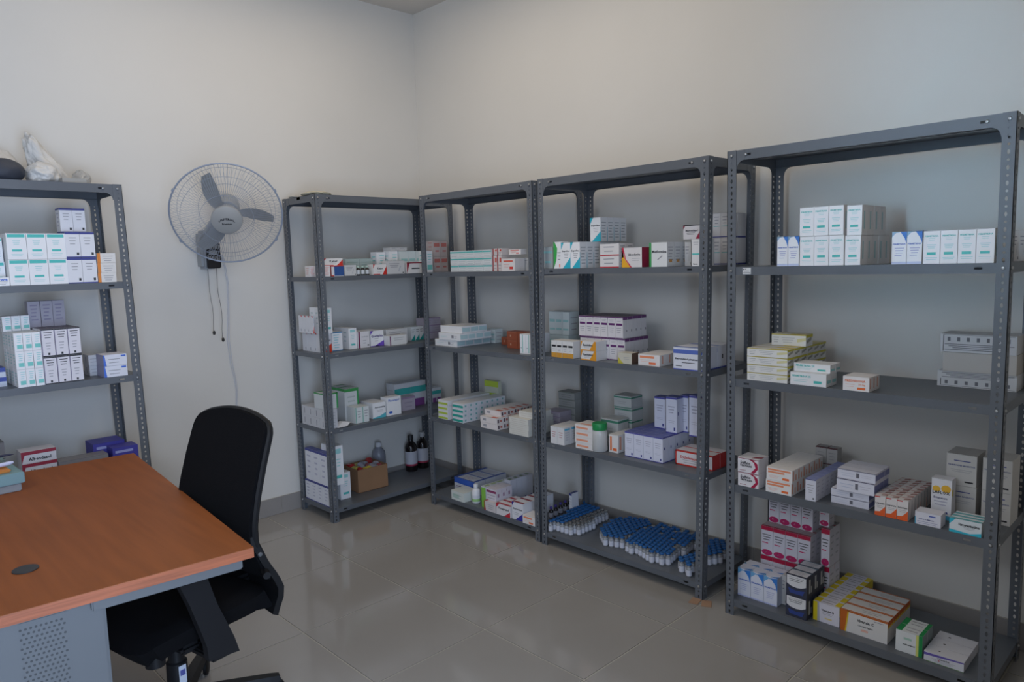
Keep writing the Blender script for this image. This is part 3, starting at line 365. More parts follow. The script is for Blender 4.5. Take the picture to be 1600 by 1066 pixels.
    ('1', 'a5a', 0.0856, 0.13, 0.0789, 0.2066, 0.0937, 0.0924, (1, 1, 3), 'bluecase', 'blue topped box in row on bottom shelf', 'blue topped boxes'),
    ('1', 'a5b', 0.2072, 0.003, 0.0789, 0.1257, 0.06, 0.0589, (1, 1, 2), 'greenpale', 'pale green white box at front of bottom shelf', 'pale green boxes at the front'),
    ('1', 'a5c', 0.4669, 0.03, 0.0789, 0.0401, 0.055, 0.1319, (1, 1, 6), 'greenup', 'upright green edged box behind the white bottle', 'upright green edged boxes'),
    ('1', 'a5d', 0.5107, 0.185, 0.0789, 0.0561, 0.05, 0.1487, (1, 1, 4), 'greyup', 'tall grey white box in the middle row', 'tall grey white boxes'),
    ('1', 'a5f', 0.5197, 0.003, 0.0789, 0.1031, 0.055, 0.0587, (1, 1, 3), 'redleft', 'white box with red left edge at the shelf front', 'red edged boxes at the shelf front'),
    ('1', 'a5e', 0.514, 0.03, 0.1381, 0.0866, 0.045, 0.0727, (1, 1, 3), 'redpurp', 'small white box with purple red ends, stacked', 'small purple red boxes'),
    ('1', 'a5g', 0.6269, 0.003, 0.0789, 0.1206, 0.055, 0.0692, (1, 1, 3), 'redwedge', 'white box with red wedge corners at the shelf front', 'red wedge boxes'),
    ('1', 'a5h', 0.7536, 0.0124, 0.0789, 0.0916, 0.065, 0.1047, (1, 1, 4), 'bluewedge', 'white box with black and navy wedge beside the post', 'navy wedge boxes'),
    ('1', 'a5i', 0.8495, 0.003, 0.0789, 0.101, 0.09, 0.049, (1, 1, 1), 'orangetxt', 'small white box with orange lettering at the post', None),
    ('2', 'b2a', 0.0103, 0.05, 1.5302, 0.0726, 0.06, 0.1165, (1, 1, 2), 'tealwide', 'pale box with teal lettering behind the left post', 'pale teal boxes behind the post'),
    ('2', 'b2b', 0.1264, 0.006, 1.5302, 0.0541, 0.06, 0.1397, (1, 1, 1), 'greenwedge', 'white box with green wedge, first on second rack', None),
    ('2', 'b2c', 0.1816, 0.006, 1.5302, 0.0638, 0.055, 0.1337, (2, 1, 6), 'tealcor', 'white box with turquoise lower corner', 'turquoise cornered boxes on the shelf'),
    ('2', 'b2d', 0.2587, 0.15, 1.6644, 0.071, 0.055, 0.1241, (1, 1, 4), 'tealcor', 'turquoise cornered box on the upper tier', 'turquoise cornered boxes on the upper tier'),
    ('2', 'b2e', 0.4364, 0.006, 1.5302, 0.1175, 0.06, 0.0584, (1, 2, 2), 'redstripe', 'white box with thin red base stripe', 'red striped boxes'),
    ('2', 'b2f', 0.5724, 0.005, 1.5302, 0.1171, 0.055, 0.0941, (1, 1, 2), 'yelred', 'white box with red and yellow swoosh', 'red and yellow swoosh boxes'),
    ('2', 'b2g', 0.7303, 0.005, 1.5302, 0.0979, 0.06, 0.1127, (1, 1, 4), 'metfor', 'white box with green left edge and capsule print', 'green edged capsule boxes'),
    ('2', 'b2h', 0.8461, 0.12, 1.5302, 0.0354, 0.08, 0.1114, (1, 1, 1), 'greytxt', 'grey box half hidden left of teal striped box', None),
    ('2', 'b2i', 0.9553, 0.005, 1.5302, 0.0438, 0.06, 0.1202, (1, 1, 2), 'tealmid', 'white box with thin teal band beside right post', 'thin teal band boxes'),
    ('2', 'b2j', 0.8767, 0.06, 1.6509, 0.089, 0.06, 0.064, (1, 1, 1), 'metron', 'white box with black heading and dark red corners', None),
    ('2', 'b2k', 0.9276, 0.23, 1.5302, 0.0417, 0.08, 0.1252, (2, 1, 2), 'navyline', 'white box with navy base line behind the posts, lower', 'navy lined boxes behind the posts, lower tier'),
    ('2', 'b2k2', 0.9273, 0.23, 1.6559, 0.0415, 0.08, 0.113, (2, 1, 2), 'navyline', 'white box with navy base line behind the posts, upper', 'navy lined boxes behind the posts, upper tier'),
    ('1', 'b3a', 0.8056, 0.275, 1.0543, 0.0918, 0.12, 0.09, (2, 1, 1), 'tealpale', 'large pale teal box under the back boxes', 'large pale teal boxes'),
    ('1', 'b3a2', 0.8312, 0.28, 1.1448, 0.0527, 0.09, 0.1341, (3, 1, 1), 'tealfade', 'pale box standing on the large teal boxes', 'pale boxes standing at the back'),
    ('2', 'b3b', 0.2296, 0.09, 1.0623, 0.0487, 0.04, 0.1109, (6, 1, 5), 'purpletop', 'white box with purple top, lower tier of the block', 'purple topped boxes, lower tier'),
    ('2', 'b3b2', 0.2271, 0.085, 1.1737, 0.0479, 0.04, 0.1092, (6, 1, 5), 'purpletop', 'white box with purple top, upper tier of the block', 'purple topped boxes, upper tier'),
    ('2', 'b3c', 0.0994, 0.003, 1.0623, 0.0386, 0.08, 0.09, (4, 1, 1), 'amberfoot', 'small white box with amber foot', 'amber footed boxes'),
    ('2', 'b3d', 0.3045, 0.003, 1.0623, 0.1012, 0.085, 0.0492, (1, 2, 1), 'amber', 'amber and white box in the pair of two', 'amber boxes'),
    ('2', 'b3e', 0.5364, 0.0119, 1.0623, 0.0844, 0.06, 0.054, (1, 1, 1), 'beigeyel', 'small box with beige front and yellow corner', None),
    ('2', 'b3f', 0.6499, 0.0227, 1.0623, 0.1235, 0.06, 0.0542, (1, 1, 3), 'orangetxt', 'white box with orange lettering, middle shelf of second rack', 'orange lettered boxes'),
    ('2', 'b3g', 0.8607, 0.003, 1.0623, 0.1504, 0.13, 0.1041, (1, 1, 2), 'bigblue', 'large white box with blue band and black heading', 'large blue banded boxes'),
    ('1', 'b4a', 0.8619, 0.318, 0.5899, 0.1273, 0.09, 0.0427, (1, 5, 1), 'greytower', 'grey flat box in the tower at the back', 'grey tower boxes'),
    ('1', 'b4b', 0.8417, 0.215, 0.5899, 0.1235, 0.1, 0.0283, (1, 4, 1), 'lilac', 'pale lilac flat box behind the left post', 'pale lilac flat boxes'),
    ('2', 'b4c', 0.0802, 0.003, 0.5884, 0.0498, 0.055, 0.0964, (2, 1, 3), 'smallred', 'small white box with red lettering by left post', 'small red lettered boxes'),
    ('2', 'b4d', 0.2462, 0.0134, 0.5884, 0.1183, 0.11, 0.0324, (1, 4, 1), 'orangeflat', 'flat white box with orange lettering beside jar', 'orange lettered flat boxes beside the jar'),
    ('2', 'b4e', 0.4326, 0.0619, 0.5884, 0.061, 0.055, 0.0928, (1, 1, 3), 'orangevert', 'white box with vertical orange lettering right of jar', 'orange lettered boxes right of the jar'),
    ('2', 'b4f', 0.3316, 0.24, 0.5884, 0.1154, 0.1, 0.065, (1, 4, 1), 'greengrey', 'grey box with green edge in the back stack', 'green edged grey boxes'),
    ('2', 'b4g', 0.3219, 0.14, 0.6384, 0.1126, 0.09, 0.1009, (1, 1, 1), 'greengrey', 'flat green edged box leaning before the back stack', None),
    ('2', 'b4h', 0.5423, 0.0516, 0.5884, 0.0565, 0.055, 0.1269, (4, 1, 5), 'violet', 'white box with violet top, main block', 'violet topped boxes in the main block'),
    ('2', 'b4i', 0.6159, 0.2, 0.7158, 0.0666, 0.055, 0.1617, (1, 1, 1), 'violet', 'violet topped box standing on the block, leftmost', None),
    ('2', 'b4j', 0.72, 0.15, 0.7158, 0.0622, 0.055, 0.1812, (1, 1, 1), 'violet', 'violet topped box standing foremost on the block', None),
    ('2', 'b4k', 0.7628, 0.21, 0.7158, 0.0462, 0.055, 0.1838, (1, 1, 1), 'violet', 'violet topped box standing behind on the block', None),
    ('2', 'b4l', 0.8442, 0.16, 0.7158, 0.0592, 0.055, 0.2005, (1, 1, 1), 'violet', 'violet topped box standing nearest the right post', None),
    ('2', 'b4m', 0.8131, 0.09, 0.5884, 0.198, 0.07, 0.0709, (1, 1, 2), 'redframe', 'long white box framed in red', 'long red framed boxes'),
    ('1', 'b5a', 1.0101, 0.25, 0.0789, -0.0104, 0.06, 0.1434, (2, 1, 1), 'navytop', 'navy edged white box behind the dark bottles', 'navy edged boxes behind the bottles'),
    ('3', 'd2a', 0.2167, 0.004, 1.5248, 0.0451, 0.06, 0.1176, (2, 1, 2), 'arc', 'white box with blue arc left of teal boxes', 'blue arc boxes left of the teal boxes'),
    ('3', 'd2b', 0.3085, 0.004, 1.5248, 0.0561, 0.06, 0.1135, (3, 1, 4), 'tealsq', 'white teal lettered box, lower tier', 'teal lettered boxes, lower tier'),
    ('3', 'd2b2', 0.3067, 0.004, 1.6388, 0.0558, 0.06, 0.1099, (3, 1, 2), 'tealsq', 'white teal lettered box, upper tier', 'teal lettered boxes, upper tier'),
    ('3', 'd2c', 0.4816, 0.0, 1.5248, 0.0565, 0.06, 0.1093, (1, 1, 5), 'tealsq', 'teal lettered box at the open end, lower', 'teal lettered boxes at the open end, lower'),
    ('3', 'd2c2', 0.486, 0.0, 1.6346, 0.0548, 0.06, 0.1093, (1, 1, 4), 'tealsq', 'teal lettered box at the open end, upper', 'teal lettered boxes at the open end, upper'),
    ('3', 'd2d', 0.6427, 0.003, 1.5248, 0.0496, 0.06, 0.1153, (2, 1, 1), 'arc', 'white box with blue arc right of the gap', 'blue arc boxes right of the gap'),
    ('3', 'd2e', 0.7432, 0.003, 1.5248, 0.0531, 0.06, 0.1136, (4, 1, 1), 'tealsq', 'white teal lettered box in the right group', 'teal lettered boxes in the right group'),
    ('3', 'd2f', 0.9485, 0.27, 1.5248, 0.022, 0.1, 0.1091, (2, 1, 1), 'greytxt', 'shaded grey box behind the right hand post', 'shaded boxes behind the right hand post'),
    ('3', 'd3a', 0.0907, 0.005, 1.0539, 0.1747, 0.062, 0.0341, (1, 4, 6), 'yelflat', 'flat yellow edged box in the pile', 'yellow edged flat boxes'),
    ('3', 'd3b', 0.1302, 0.14, 1.1909, 0.1499, 0.065, 0.0486, (1, 1, 1), 'yelflat', 'flat yellow edged box alone on top of pile', None),
    ('3', 'd3c', 0.2752, 0.0089, 1.0539, 0.1444, 0.05, 0.0511, (1, 1, 2), 'tealtube', 'flat teal lettered box, lower pair', 'flat teal lettered boxes, lower'),
    ('3', 'd3c2', 0.2802, 0.03, 1.1055, 0.1455, 0.05, 0.0339, (1, 1, 2), 'tealtube', 'flat teal lettered box, upper pair', 'flat teal lettered boxes, upper'),
    ('3', 'd3d', 0.4836, 0.003, 1.0539, 0.0965, 0.035, 0.0547, (1, 1, 3), 'predni', 'white box with orange lettering and orange block', 'orange block boxes'),
    ('3', 'd3e', 0.7209, 0.3006, 1.0539, 0.2572, 0.12, 0.06, (1, 1, 1), 'carton', 'large flat printed carton, bottom of three', None),
    ('3', 'd3e2', 0.7411, 0.29, 1.1144, 0.2366, 0.12, 0.0734, (1, 1, 1), 'cartonplain', 'large plain pale carton, middle of three', None),
    ('3', 'd3e3', 0.7305, 0.285, 1.1883, 0.2452, 0.12, 0.0691, (1, 1, 1), 'carton2', 'large flat printed carton, top of three', None),
    ('3', 'd4a', 0.054, 0.003, 0.5924, 0.0952, 0.09, 0.063, (1, 2, 1), 'maroonarc', 'white box with maroon arc beside left post', 'maroon arc boxes'),
    ('3', 'd4b', 0.1808, 0.003, 0.5924, 0.1108, 0.05, 0.0537, (1, 2, 6), 'orangeblk', 'white box with large orange lettering', 'large orange lettered boxes'),
    ('3', 'd4c', 0.3459, 0.003, 0.5924, 0.0435, 0.045, 0.0884, (1, 1, 7), 'lavtop', 'white box with lavender top in deep row', 'lavender topped boxes'),
    ('3', 'd4d', 0.2493, 0.325, 0.5924, 0.0472, 0.05, 0.0699, (2, 2, 1), 'maroontop', 'grey white box with dark maroon top at the back', 'dark maroon topped boxes'),
    ('3', 'd4e', 0.4331, 0.042, 0.5924, 0.1433, 0.05, 0.0301, (1, 2, 2), 'lavflat', 'flat white box with lavender shading, lower', 'flat white boxes, lower layers'),
    ('3', 'd4e2', 0.4571, 0.03, 0.6532, 0.141, 0.05, 0.0478, (1, 1, 3), 'lavflat', 'flat white box with lavender shading, middle', 'flat white boxes, middle layer'),
    ('3', 'd4e3', 0.4577, 0.035, 0.7015, 0.1417, 0.05, 0.0366, (1, 1, 3), 'lavflat', 'flat white box with lavender shading, top', 'flat white boxes, top layer'),
    ('3', 'd4f', 0.6083, 0.007, 0.5924, 0.0384, 0.036, 0.0766, (3, 1, 8), 'orangewedge', 'small white box with orange red foot in deep block', 'orange footed boxes in the deep block'),
    ('3', 'd4g', 0.7457, 0.0057, 0.5924, 0.0843, 0.06, 0.0478, (1, 1, 1), 'smallwhite', 'low white box with blue heading before tall box', None),
    ('3', 'd4h', 0.7668, 0.11, 0.5924, 0.0677, 0.05, 0.1515, (1, 1, 1), 'laflox', 'tall white box with yellow discs and black heading', None),
    ('3', 'd4i', 0.7947, 0.19, 0.5924, 0.0987, 0.12, 0.1163, (1, 2, 1), 'talid', 'large grey white carton with blue lettering, left stack', 'large grey cartons, left stack'),
    ('3', 'd4i2', 0.9091, 0.18, 0.5924, 0.0904, 0.12, 0.1187, (1, 2, 1), 'talid', 'large grey white carton with blue lettering, right stack', 'large grey cartons, right stack'),
    ('3', 'd4j', 0.8563, 0.003, 0.5924, 0.0987, 0.03, 0.0505, (1, 1, 3), 'cyan', 'cyan and white box with black heading', 'cyan boxes at the shelf front'),
    ('3', 'd5a', 0.0291, 0.0536, 0.076, 0.0611, 0.055, 0.1258, (3, 1, 2), 'arc2', 'white box with blue arc, bottom shelf left end', 'blue arc boxes on the bottom shelf'),
    ('3', 'd5b', 0.0593, 0.205, 0.076, 0.0579, 0.055, 0.148, (4, 1, 2), 'magenta', 'white magenta topped box, bottom shelf lower tier', 'magenta boxes lower tier'),
    ('3', 'd5b2', 0.0608, 0.205, 0.2245, 0.0564, 0.055, 0.1365, (4, 1, 3), 'magenta', 'white magenta topped box, bottom shelf upper tier', 'magenta boxes upper tier'),
    ('3', 'd5b3', 0.3262, 0.22, 0.076, 0.0368, 0.055, 0.1663, (1, 2, 2), 'magenta', 'white magenta topped box at the right end of row', 'magenta boxes at the right end'),
    ('3', 'd5b4', 0.0669, 0.262, 0.3615, 0.0507, 0.052, 0.136, (4, 1, 2), 'magenta', 'white box with pink oval foot, third tier under the shelf', 'magenta boxes third tier'),
    ('3', 'd5b5', 0.3061, 0.24, 0.4091, 0.0421, 0.055, 0.125, (1, 1, 1), 'magenta', 'white box with pink oval foot, rightmost under the shelf', None),
    ('3', 'd5c', 0.2113, 0.0979, 0.076, 0.0185, 0.06, 0.1314, (1, 1, 1), 'greytxt', 'narrow grey box between blue arc and black boxes', None),
    ('3', 'd5d', 0.2633, 0.0206, 0.076, 0.0892, 0.058, 0.0906, (1, 2, 3), 'navypot', 'black and navy box with white upper panel', 'black navy boxes'),
    ('3', 'd5f', 0.3641, 0.0562, 0.076, 0.1064, 0.052, 0.082, (1, 1, 7), 'yellow', 'white box with yellow edge and yellow ends in row', 'yellow ended boxes'),
    ('3', 'd5g', 0.4758, 0.0482, 0.076, 0.1772, 0.065, 0.0886, (1, 1, 4), 'vitc', 'long white box with orange end and black heading', 'orange ended vitamin boxes'),
    ('3', 'd5h', 0.6856, 0.0363, 0.076, 0.0929, 0.06, 0.0826, (1, 1, 2), 'greenbox', 'white box with green and yellow right edge', 'green edged boxes at front'),
    ('3', 'd5i', 0.7835, 0.0312, 0.076, 0.1301, 0.065, 0.0362, (1, 1, 3), 'purpleband', 'white box with purple band and green base', 'purple banded boxes'),
]
ROUNDS = [('darkvial', -0.8174, -0.4088, 1.5149, 0.0125, 0.057), ('darkvial', -0.7848, -0.4088, 1.5149, 0.0125, 0.0573), ('darkvial', -0.7518, -0.4088, 1.5149, 0.0126, 0.0576), ('bluevial', -0.1987, -1.1383, 1.0543, 0.0077, 0.0477), ('bluevial', -0.1899, -1.1522, 1.0543, 0.0077, 0.0477), ('bluevial', -0.1812, -1.1661, 1.0543, 0.0077, 0.0476), ('greybottle', -0.5116, -0.0708, 0.0855, 0.0469, 0.2536), ('darkbottle', -0.262, -0.1088, 0.0855, 0.044, 0.2623), ('darkbottle', -0.1573, -0.1088, 0.0855, 0.0415, 0.2658), ('whitebottle', -0.4079, -0.9825, 0.0789, 0.0273, 0.1189), ('jar', -0.4265, -1.9954, 0.5884, 0.0425, 0.1471), ('purplebottle', -0.298, -1.5195, 0.0753, 0.0131, 0.0698), ('purplebottle', -0.2551, -1.517, 0.0753, 0.0132, 0.0703), ('purplebottle', -0.2076, -1.512, 0.0753, 0.0133, 0.0709), ('purplebottle', -0.1628, -1.51, 0.0753, 0.0134, 0.0714), ('purplebottle', -0.116, -1.5058, 0.0753, 0.0135, 0.0719)]
VIALS = [('left', -0.4505, -1.6559, 1), ('left', -0.4198, -1.7783, 0), ('left', -0.4197, -1.748, 0), ('left', -0.4201, -1.7169, 1), ('left', -0.4199, -1.6867, 1), ('left', -0.4195, -1.6559, 1), ('left', -0.389, -1.8089, 0), ('left', -0.3891, -1.7785, 0), ('left', -0.3891, -1.7475, 0), ('left', -0.3892, -1.717, 1), ('left', -0.3891, -1.6868, 1), ('left', -0.389, -1.6559, 1), ('left', -0.3587, -1.8092, 0), ('left', -0.3583, -1.7783, 0), ('left', -0.3584, -1.7475, 0), ('left', -0.3584, -1.7169, 1), ('left', -0.3586, -1.6863, 1), ('left', -0.3586, -1.6557, 1), ('left', -0.3277, -1.8092, 0), ('left', -0.3282, -1.7785, 0), ('left', -0.3277, -1.7478, 0), ('left', -0.3279, -1.7172, 1), ('left', -0.328, -1.6866, 1), ('left', -0.3281, -1.6559, 1), ('left', -0.2973, -1.8087, 0), ('left', -0.2973, -1.7781, 0), ('left', -0.2972, -1.7474, 0), ('left', -0.2973, -1.7173, 1), ('left', -0.2972, -1.6862, 1), ('left', -0.2971, -1.6559, 1), ('left', -0.2666, -1.8091, 0), ('left', -0.2666, -1.7783, 0), ('left', -0.2669, -1.748, 0), ('left', -0.2666, -1.7168, 1), ('left', -0.267, -1.6863, 1), ('left', -0.2668, -1.6561, 1), ('left', -0.2669, -1.6252, 1), ('left', -0.2359, -1.7786, 0), ('left', -0.2361, -1.748, 0), ('left', -0.236, -1.7172, 1), ('left', -0.2359, -1.6862, 1), ('left', -0.2362, -1.6556, 1), ('left', -0.2363, -1.6256, 1), ('left', -0.2055, -1.7786, 0), ('left', -0.2057, -1.7478, 0), ('left', -0.2055, -1.7173, 1), ('left', -0.2058, -1.6863, 1), ('left', -0.2057, -1.6556, 1), ('left', -0.2053, -1.6254, 1), ('left', -0.175, -1.7783, 0), ('left', -0.1749, -1.7477, 0), ('left', -0.1749, -1.717, 1), ('left', -0.1747, -1.6865, 1), ('left', -0.175, -1.6558, 1), ('left', -0.1751, -1.6254, 1), ('left', -0.1441, -1.7783, 0), ('left', -0.1443, -1.748, 0), ('left', -0.1444, -1.7171, 1), ('left', -0.1447, -1.6865, 1), ('left', -0.1443, -1.6562, 1), ('left', -0.1443, -1.6253, 1), ('left', -0.1137, -1.7784, 0), ('left', -0.1136, -1.7476, 0), ('left', -0.1141, -1.7174, 1), ('left', -0.1137, -1.6862, 1), ('left', -0.1139, -1.6559, 1), ('left', -0.1137, -1.6254, 1), ('left', -0.0832, -1.5948, 1), ('middle', -0.3788, -2.096, 1), ('middle', -0.3894, -2.0676, 1), ('middle', -0.3992, -2.0395, 1), ('middle', -0.41, -2.0096, 1), ('middle', -0.3592, -2.0731, 1), ('middle', -0.3689, -2.0444, 1), ('middle', -0.3804, -2.0153, 1), ('middle', -0.39, -1.9871, 1), ('middle', -0.3289, -2.0782, 1), ('middle', -0.3386, -2.0493, 1), ('middle', -0.349, -2.021, 1), ('middle', -0.3604, -1.9915, 1), ('middle', -0.37, -1.963, 1), ('middle', -0.2988, -2.0838, 1), ('middle', -0.3088, -2.0549, 1), ('middle', -0.3189, -2.0251, 1), ('middle', -0.3303, -1.9973, 1), ('middle', -0.3398, -1.968, 1), ('middle', -0.3503, -1.9397, 1), ('middle', -0.2687, -2.0887, 1), ('middle', -0.2781, -2.06, 1), ('middle', -0.2893, -2.0311, 1), ('middle', -0.2997, -2.0023, 1), ('middle', -0.3094, -1.974, 1), ('middle', -0.3214, -1.944, 1), ('middle', -0.2477, -2.0641, 1), ('middle', -0.2589, -2.0354, 1), ('middle', -0.2686, -2.0079, 1), ('middle', -0.2794, -1.9781, 1), ('middle', -0.2901, -1.9499, 1), ('middle', -0.3011, -1.9214, 1), ('middle', -0.2185, -2.0708, 1), ('middle', -0.2284, -2.0418, 1), ('middle', -0.2386, -2.0134, 1), ('middle', -0.2489, -1.9836, 1), ('middle', -0.2594, -1.9545, 1), ('middle', -0.2699, -1.9263, 1), ('middle', -0.1886, -2.075, 1), ('middle', -0.1989, -2.047, 1), ('middle', -0.2086, -2.0179, 1), ('middle', -0.2195, -1.9885, 1), ('middle', -0.2296, -1.9607, 1), ('middle', -0.2407, -1.9311, 1), ('middle', -0.1576, -2.0802, 1), ('middle', -0.1683, -2.0524, 1), ('middle', -0.1785, -2.0226, 1), ('middle', -0.1896, -1.9939, 1), ('middle', -0.1989, -1.9652, 1), ('middle', -0.2095, -1.9377, 1), ('middle', -0.2203, -1.9076, 1), ('middle', -0.1281, -2.0863, 1), ('middle', -0.1382, -2.0571, 1), ('middle', -0.1484, -2.0284, 1), ('middle', -0.1584, -2.0005, 1), ('middle', -0.17, -1.9715, 1), ('middle', -0.1804, -1.9429, 1), ('middle', -0.1895, -1.9129, 1), ('middle', -0.1082, -2.0624, 1), ('middle', -0.1184, -2.0339, 1), ('middle', -0.1288, -2.0047, 1), ('middle', -0.1389, -1.9764, 1), ('middle', -0.15, -1.9477, 1), ('middle', -0.1606, -1.9186, 1), ('middle', -0.0875, -2.0391, 1), ('middle', -0.099, -2.0107, 1), ('middle', -0.109, -1.9812, 1), ('middle', -0.1188, -1.9528, 1), ('right', -0.3958, -2.3872, 1), ('right', -0.4166, -2.3644, 1), ('right', -0.3663, -2.3811, 1), ('right', -0.3867, -2.3583, 1), ('right', -0.4072, -2.3355, 1), ('right', -0.4261, -2.3117, 1), ('right', -0.3354, -2.3748, 1), ('right', -0.3563, -2.3529, 1), ('right', -0.3761, -2.3287, 1), ('right', -0.3963, -2.3059, 1), ('right', -0.4174, -2.2832, 0), ('right', -0.3065, -2.3688, 0), ('right', -0.3268, -2.3469, 1), ('right', -0.3468, -2.324, 1), ('right', -0.3671, -2.2997, 1), ('right', -0.3861, -2.2765, 1), ('right', -0.4064, -2.255, 1), ('right', -0.2557, -2.3859, 1), ('right', -0.2754, -2.3625, 0), ('right', -0.2963, -2.3401, 1), ('right', -0.3166, -2.3177, 1), ('right', -0.3362, -2.2938, 1), ('right', -0.3568, -2.2714, 1), ('right', -0.3769, -2.2489, 1), ('right', -0.3962, -2.2253, 1), ('right', -0.2261, -2.3799, 1), ('right', -0.2455, -2.3571, 1), ('right', -0.2657, -2.3335, 1), ('right', -0.2867, -2.3108, 1), ('right', -0.3062, -2.2882, 1), ('right', -0.327, -2.2655, 1), ('right', -0.3465, -2.2424, 1), ('right', -0.3665, -2.2184, 1), ('right', -0.3867, -2.1963, 1), ('right', -0.407, -2.1735, 1), ('right', -0.1962, -2.3741, 1), ('right', -0.2162, -2.3513, 1), ('right', -0.2354, -2.3287, 1), ('right', -0.256, -2.3049, 1), ('right', -0.2756, -2.2816, 1), ('right', -0.2964, -2.2587, 1), ('right', -0.3167, -2.2357, 1), ('right', -0.3368, -2.2135, 1), ('right', -0.3565, -2.1898, 1), ('right', -0.3765, -2.1675, 1), ('right', -0.3976, -2.1446, 1), ('right', -0.1446, -2.3904, 1), ('right', -0.1648, -2.3684, 1), ('right', -0.1852, -2.3457, 1), ('right', -0.2052, -2.3224, 1), ('right', -0.2258, -2.2988, 0), ('right', -0.2463, -2.2761, 1), ('right', -0.2667, -2.2529, 1), ('right', -0.2866, -2.23, 1), ('right', -0.307, -2.2068, 1), ('right', -0.3262, -2.1834, 1), ('right', -0.3462, -2.1612, 1), ('right', -0.3667, -2.1383, 1), ('right', -0.135, -2.3615, 1), ('right', -0.155, -2.3383, 1), ('right', -0.1756, -2.3166, 1), ('right', -0.196, -2.2926, 1), ('right', -0.2159, -2.2705, 1), ('right', -0.2359, -2.2475, 1), ('right', -0.2561, -2.2246, 1), ('right', -0.2771, -2.2012, 1), ('right', -0.2965, -2.1779, 1), ('right', -0.3169, -2.1553, 1), ('right', -0.3377, -2.1316, 1), ('right', -0.1051, -2.3556, 1), ('right', -0.1257, -2.3331, 1), ('right', -0.1462, -2.3099, 1), ('right', -0.1653, -2.2872, 1), ('right', -0.186, -2.2639, 1), ('right', -0.2063, -2.2404, 1), ('right', -0.2266, -2.2186, 1), ('right', -0.2459, -2.1946, 1), ('right', -0.2671, -2.172, 1), ('right', -0.2862, -2.1485, 1), ('right', -0.3075, -2.1261, 1), ('right', -0.075, -2.3498, 1), ('right', -0.0956, -2.3265, 0), ('right', -0.1149, -2.3033, 1), ('right', -0.1358, -2.2808, 1), ('right', -0.1555, -2.2571, 1), ('right', -0.1763, -2.2343, 1), ('right', -0.196, -2.2115, 0), ('right', -0.2159, -2.1886, 1), ('right', -0.2364, -2.1659, 1), ('right', -0.2566, -2.1436, 1), ('right', -0.2766, -2.1199, 1), ('right', -0.0846, -2.2972, 1), ('right', -0.105, -2.2746, 0), ('right', -0.1259, -2.2523, 0), ('right', -0.1458, -2.2281, 1), ('right', -0.1654, -2.2055, 1), ('right', -0.1856, -2.1827, 1), ('right', -0.206, -2.1594, 1), ('right', -0.2261, -2.1361, 1), ('right', -0.2468, -2.1134, 1), ('right', -0.076, -2.2695, 0), ('right', -0.096, -2.2463, 1), ('right', -0.1154, -2.2227, 1), ('right', -0.1357, -2.2001, 1), ('right', -0.1557, -2.1769, 1), ('right', -0.1756, -2.1534, 1), ('right', -0.1966, -2.1307, 1), ('right', -0.2171, -2.1085, 1), ('right', -0.0852, -2.2173, 1), ('right', -0.1063, -2.1942, 1), ('right', -0.1261, -2.1712, 0), ('right', -0.1468, -2.1482, 1), ('right', -0.167, -2.1255, 1), ('right', -0.1867, -2.1014, 0), ('right', -0.0759, -2.1878, 0), ('right', -0.0951, -2.1651, 1), ('right', -0.1161, -2.1422, 1), ('right', -0.1365, -2.1193, 0), ('right', -0.0856, -2.136, 1), ('nearpost', -0.4389, -2.5303, 1), ('nearpost', -0.4161, -2.5111, 1), ('nearpost', -0.4223, -2.4802, 1), ('nearpost', -0.3865, -2.5207, 1), ('nearpost', -0.3934, -2.4901, 1), ('nearpost', -0.3981, -2.4603, 1), ('nearpost', -0.3583, -2.5309, 1), ('nearpost', -0.3643, -2.5007, 1), ('nearpost', -0.3704, -2.4709, 1), ('nearpost', -0.3342, -2.5092, 1), ('nearpost', -0.341, -2.4791, 1), ('nearpost', -0.3115, -2.4891, 1), ('behindpost', -0.2654, -2.5345, 1), ('behindpost', -0.2388, -2.5481, 1), ('behindpost', -0.241, -2.5166, 1), ('behindpost', -0.2107, -2.5607, 1), ('behindpost', -0.2126, -2.5305, 1), ('behindpost', -0.2163, -2.4997, 1), ('behindpost', -0.1848, -2.5418, 1), ('behindpost', -0.1887, -2.5116, 1), ('behindpost', -0.1908, -2.481, 1), ('behindpost', -0.157, -2.5543, 1), ('behindpost', -0.1604, -2.5247, 1), ('behindpost', -0.1636, -2.4937, 1), ('behindpost', -0.1321, -2.5375, 1), ('behindpost', -0.1357, -2.5063, 1), ('behindpost', -0.1381, -2.4759, 1), ('behindpost', -0.1073, -2.5193, 1), ('behindpost', -0.1108, -2.4885, 1), ('behindpost', -0.114, -2.4584, 1), ('behindpost', -0.0818, -2.5011, 1), ('behindpost', -0.0859, -2.4714, 1)]
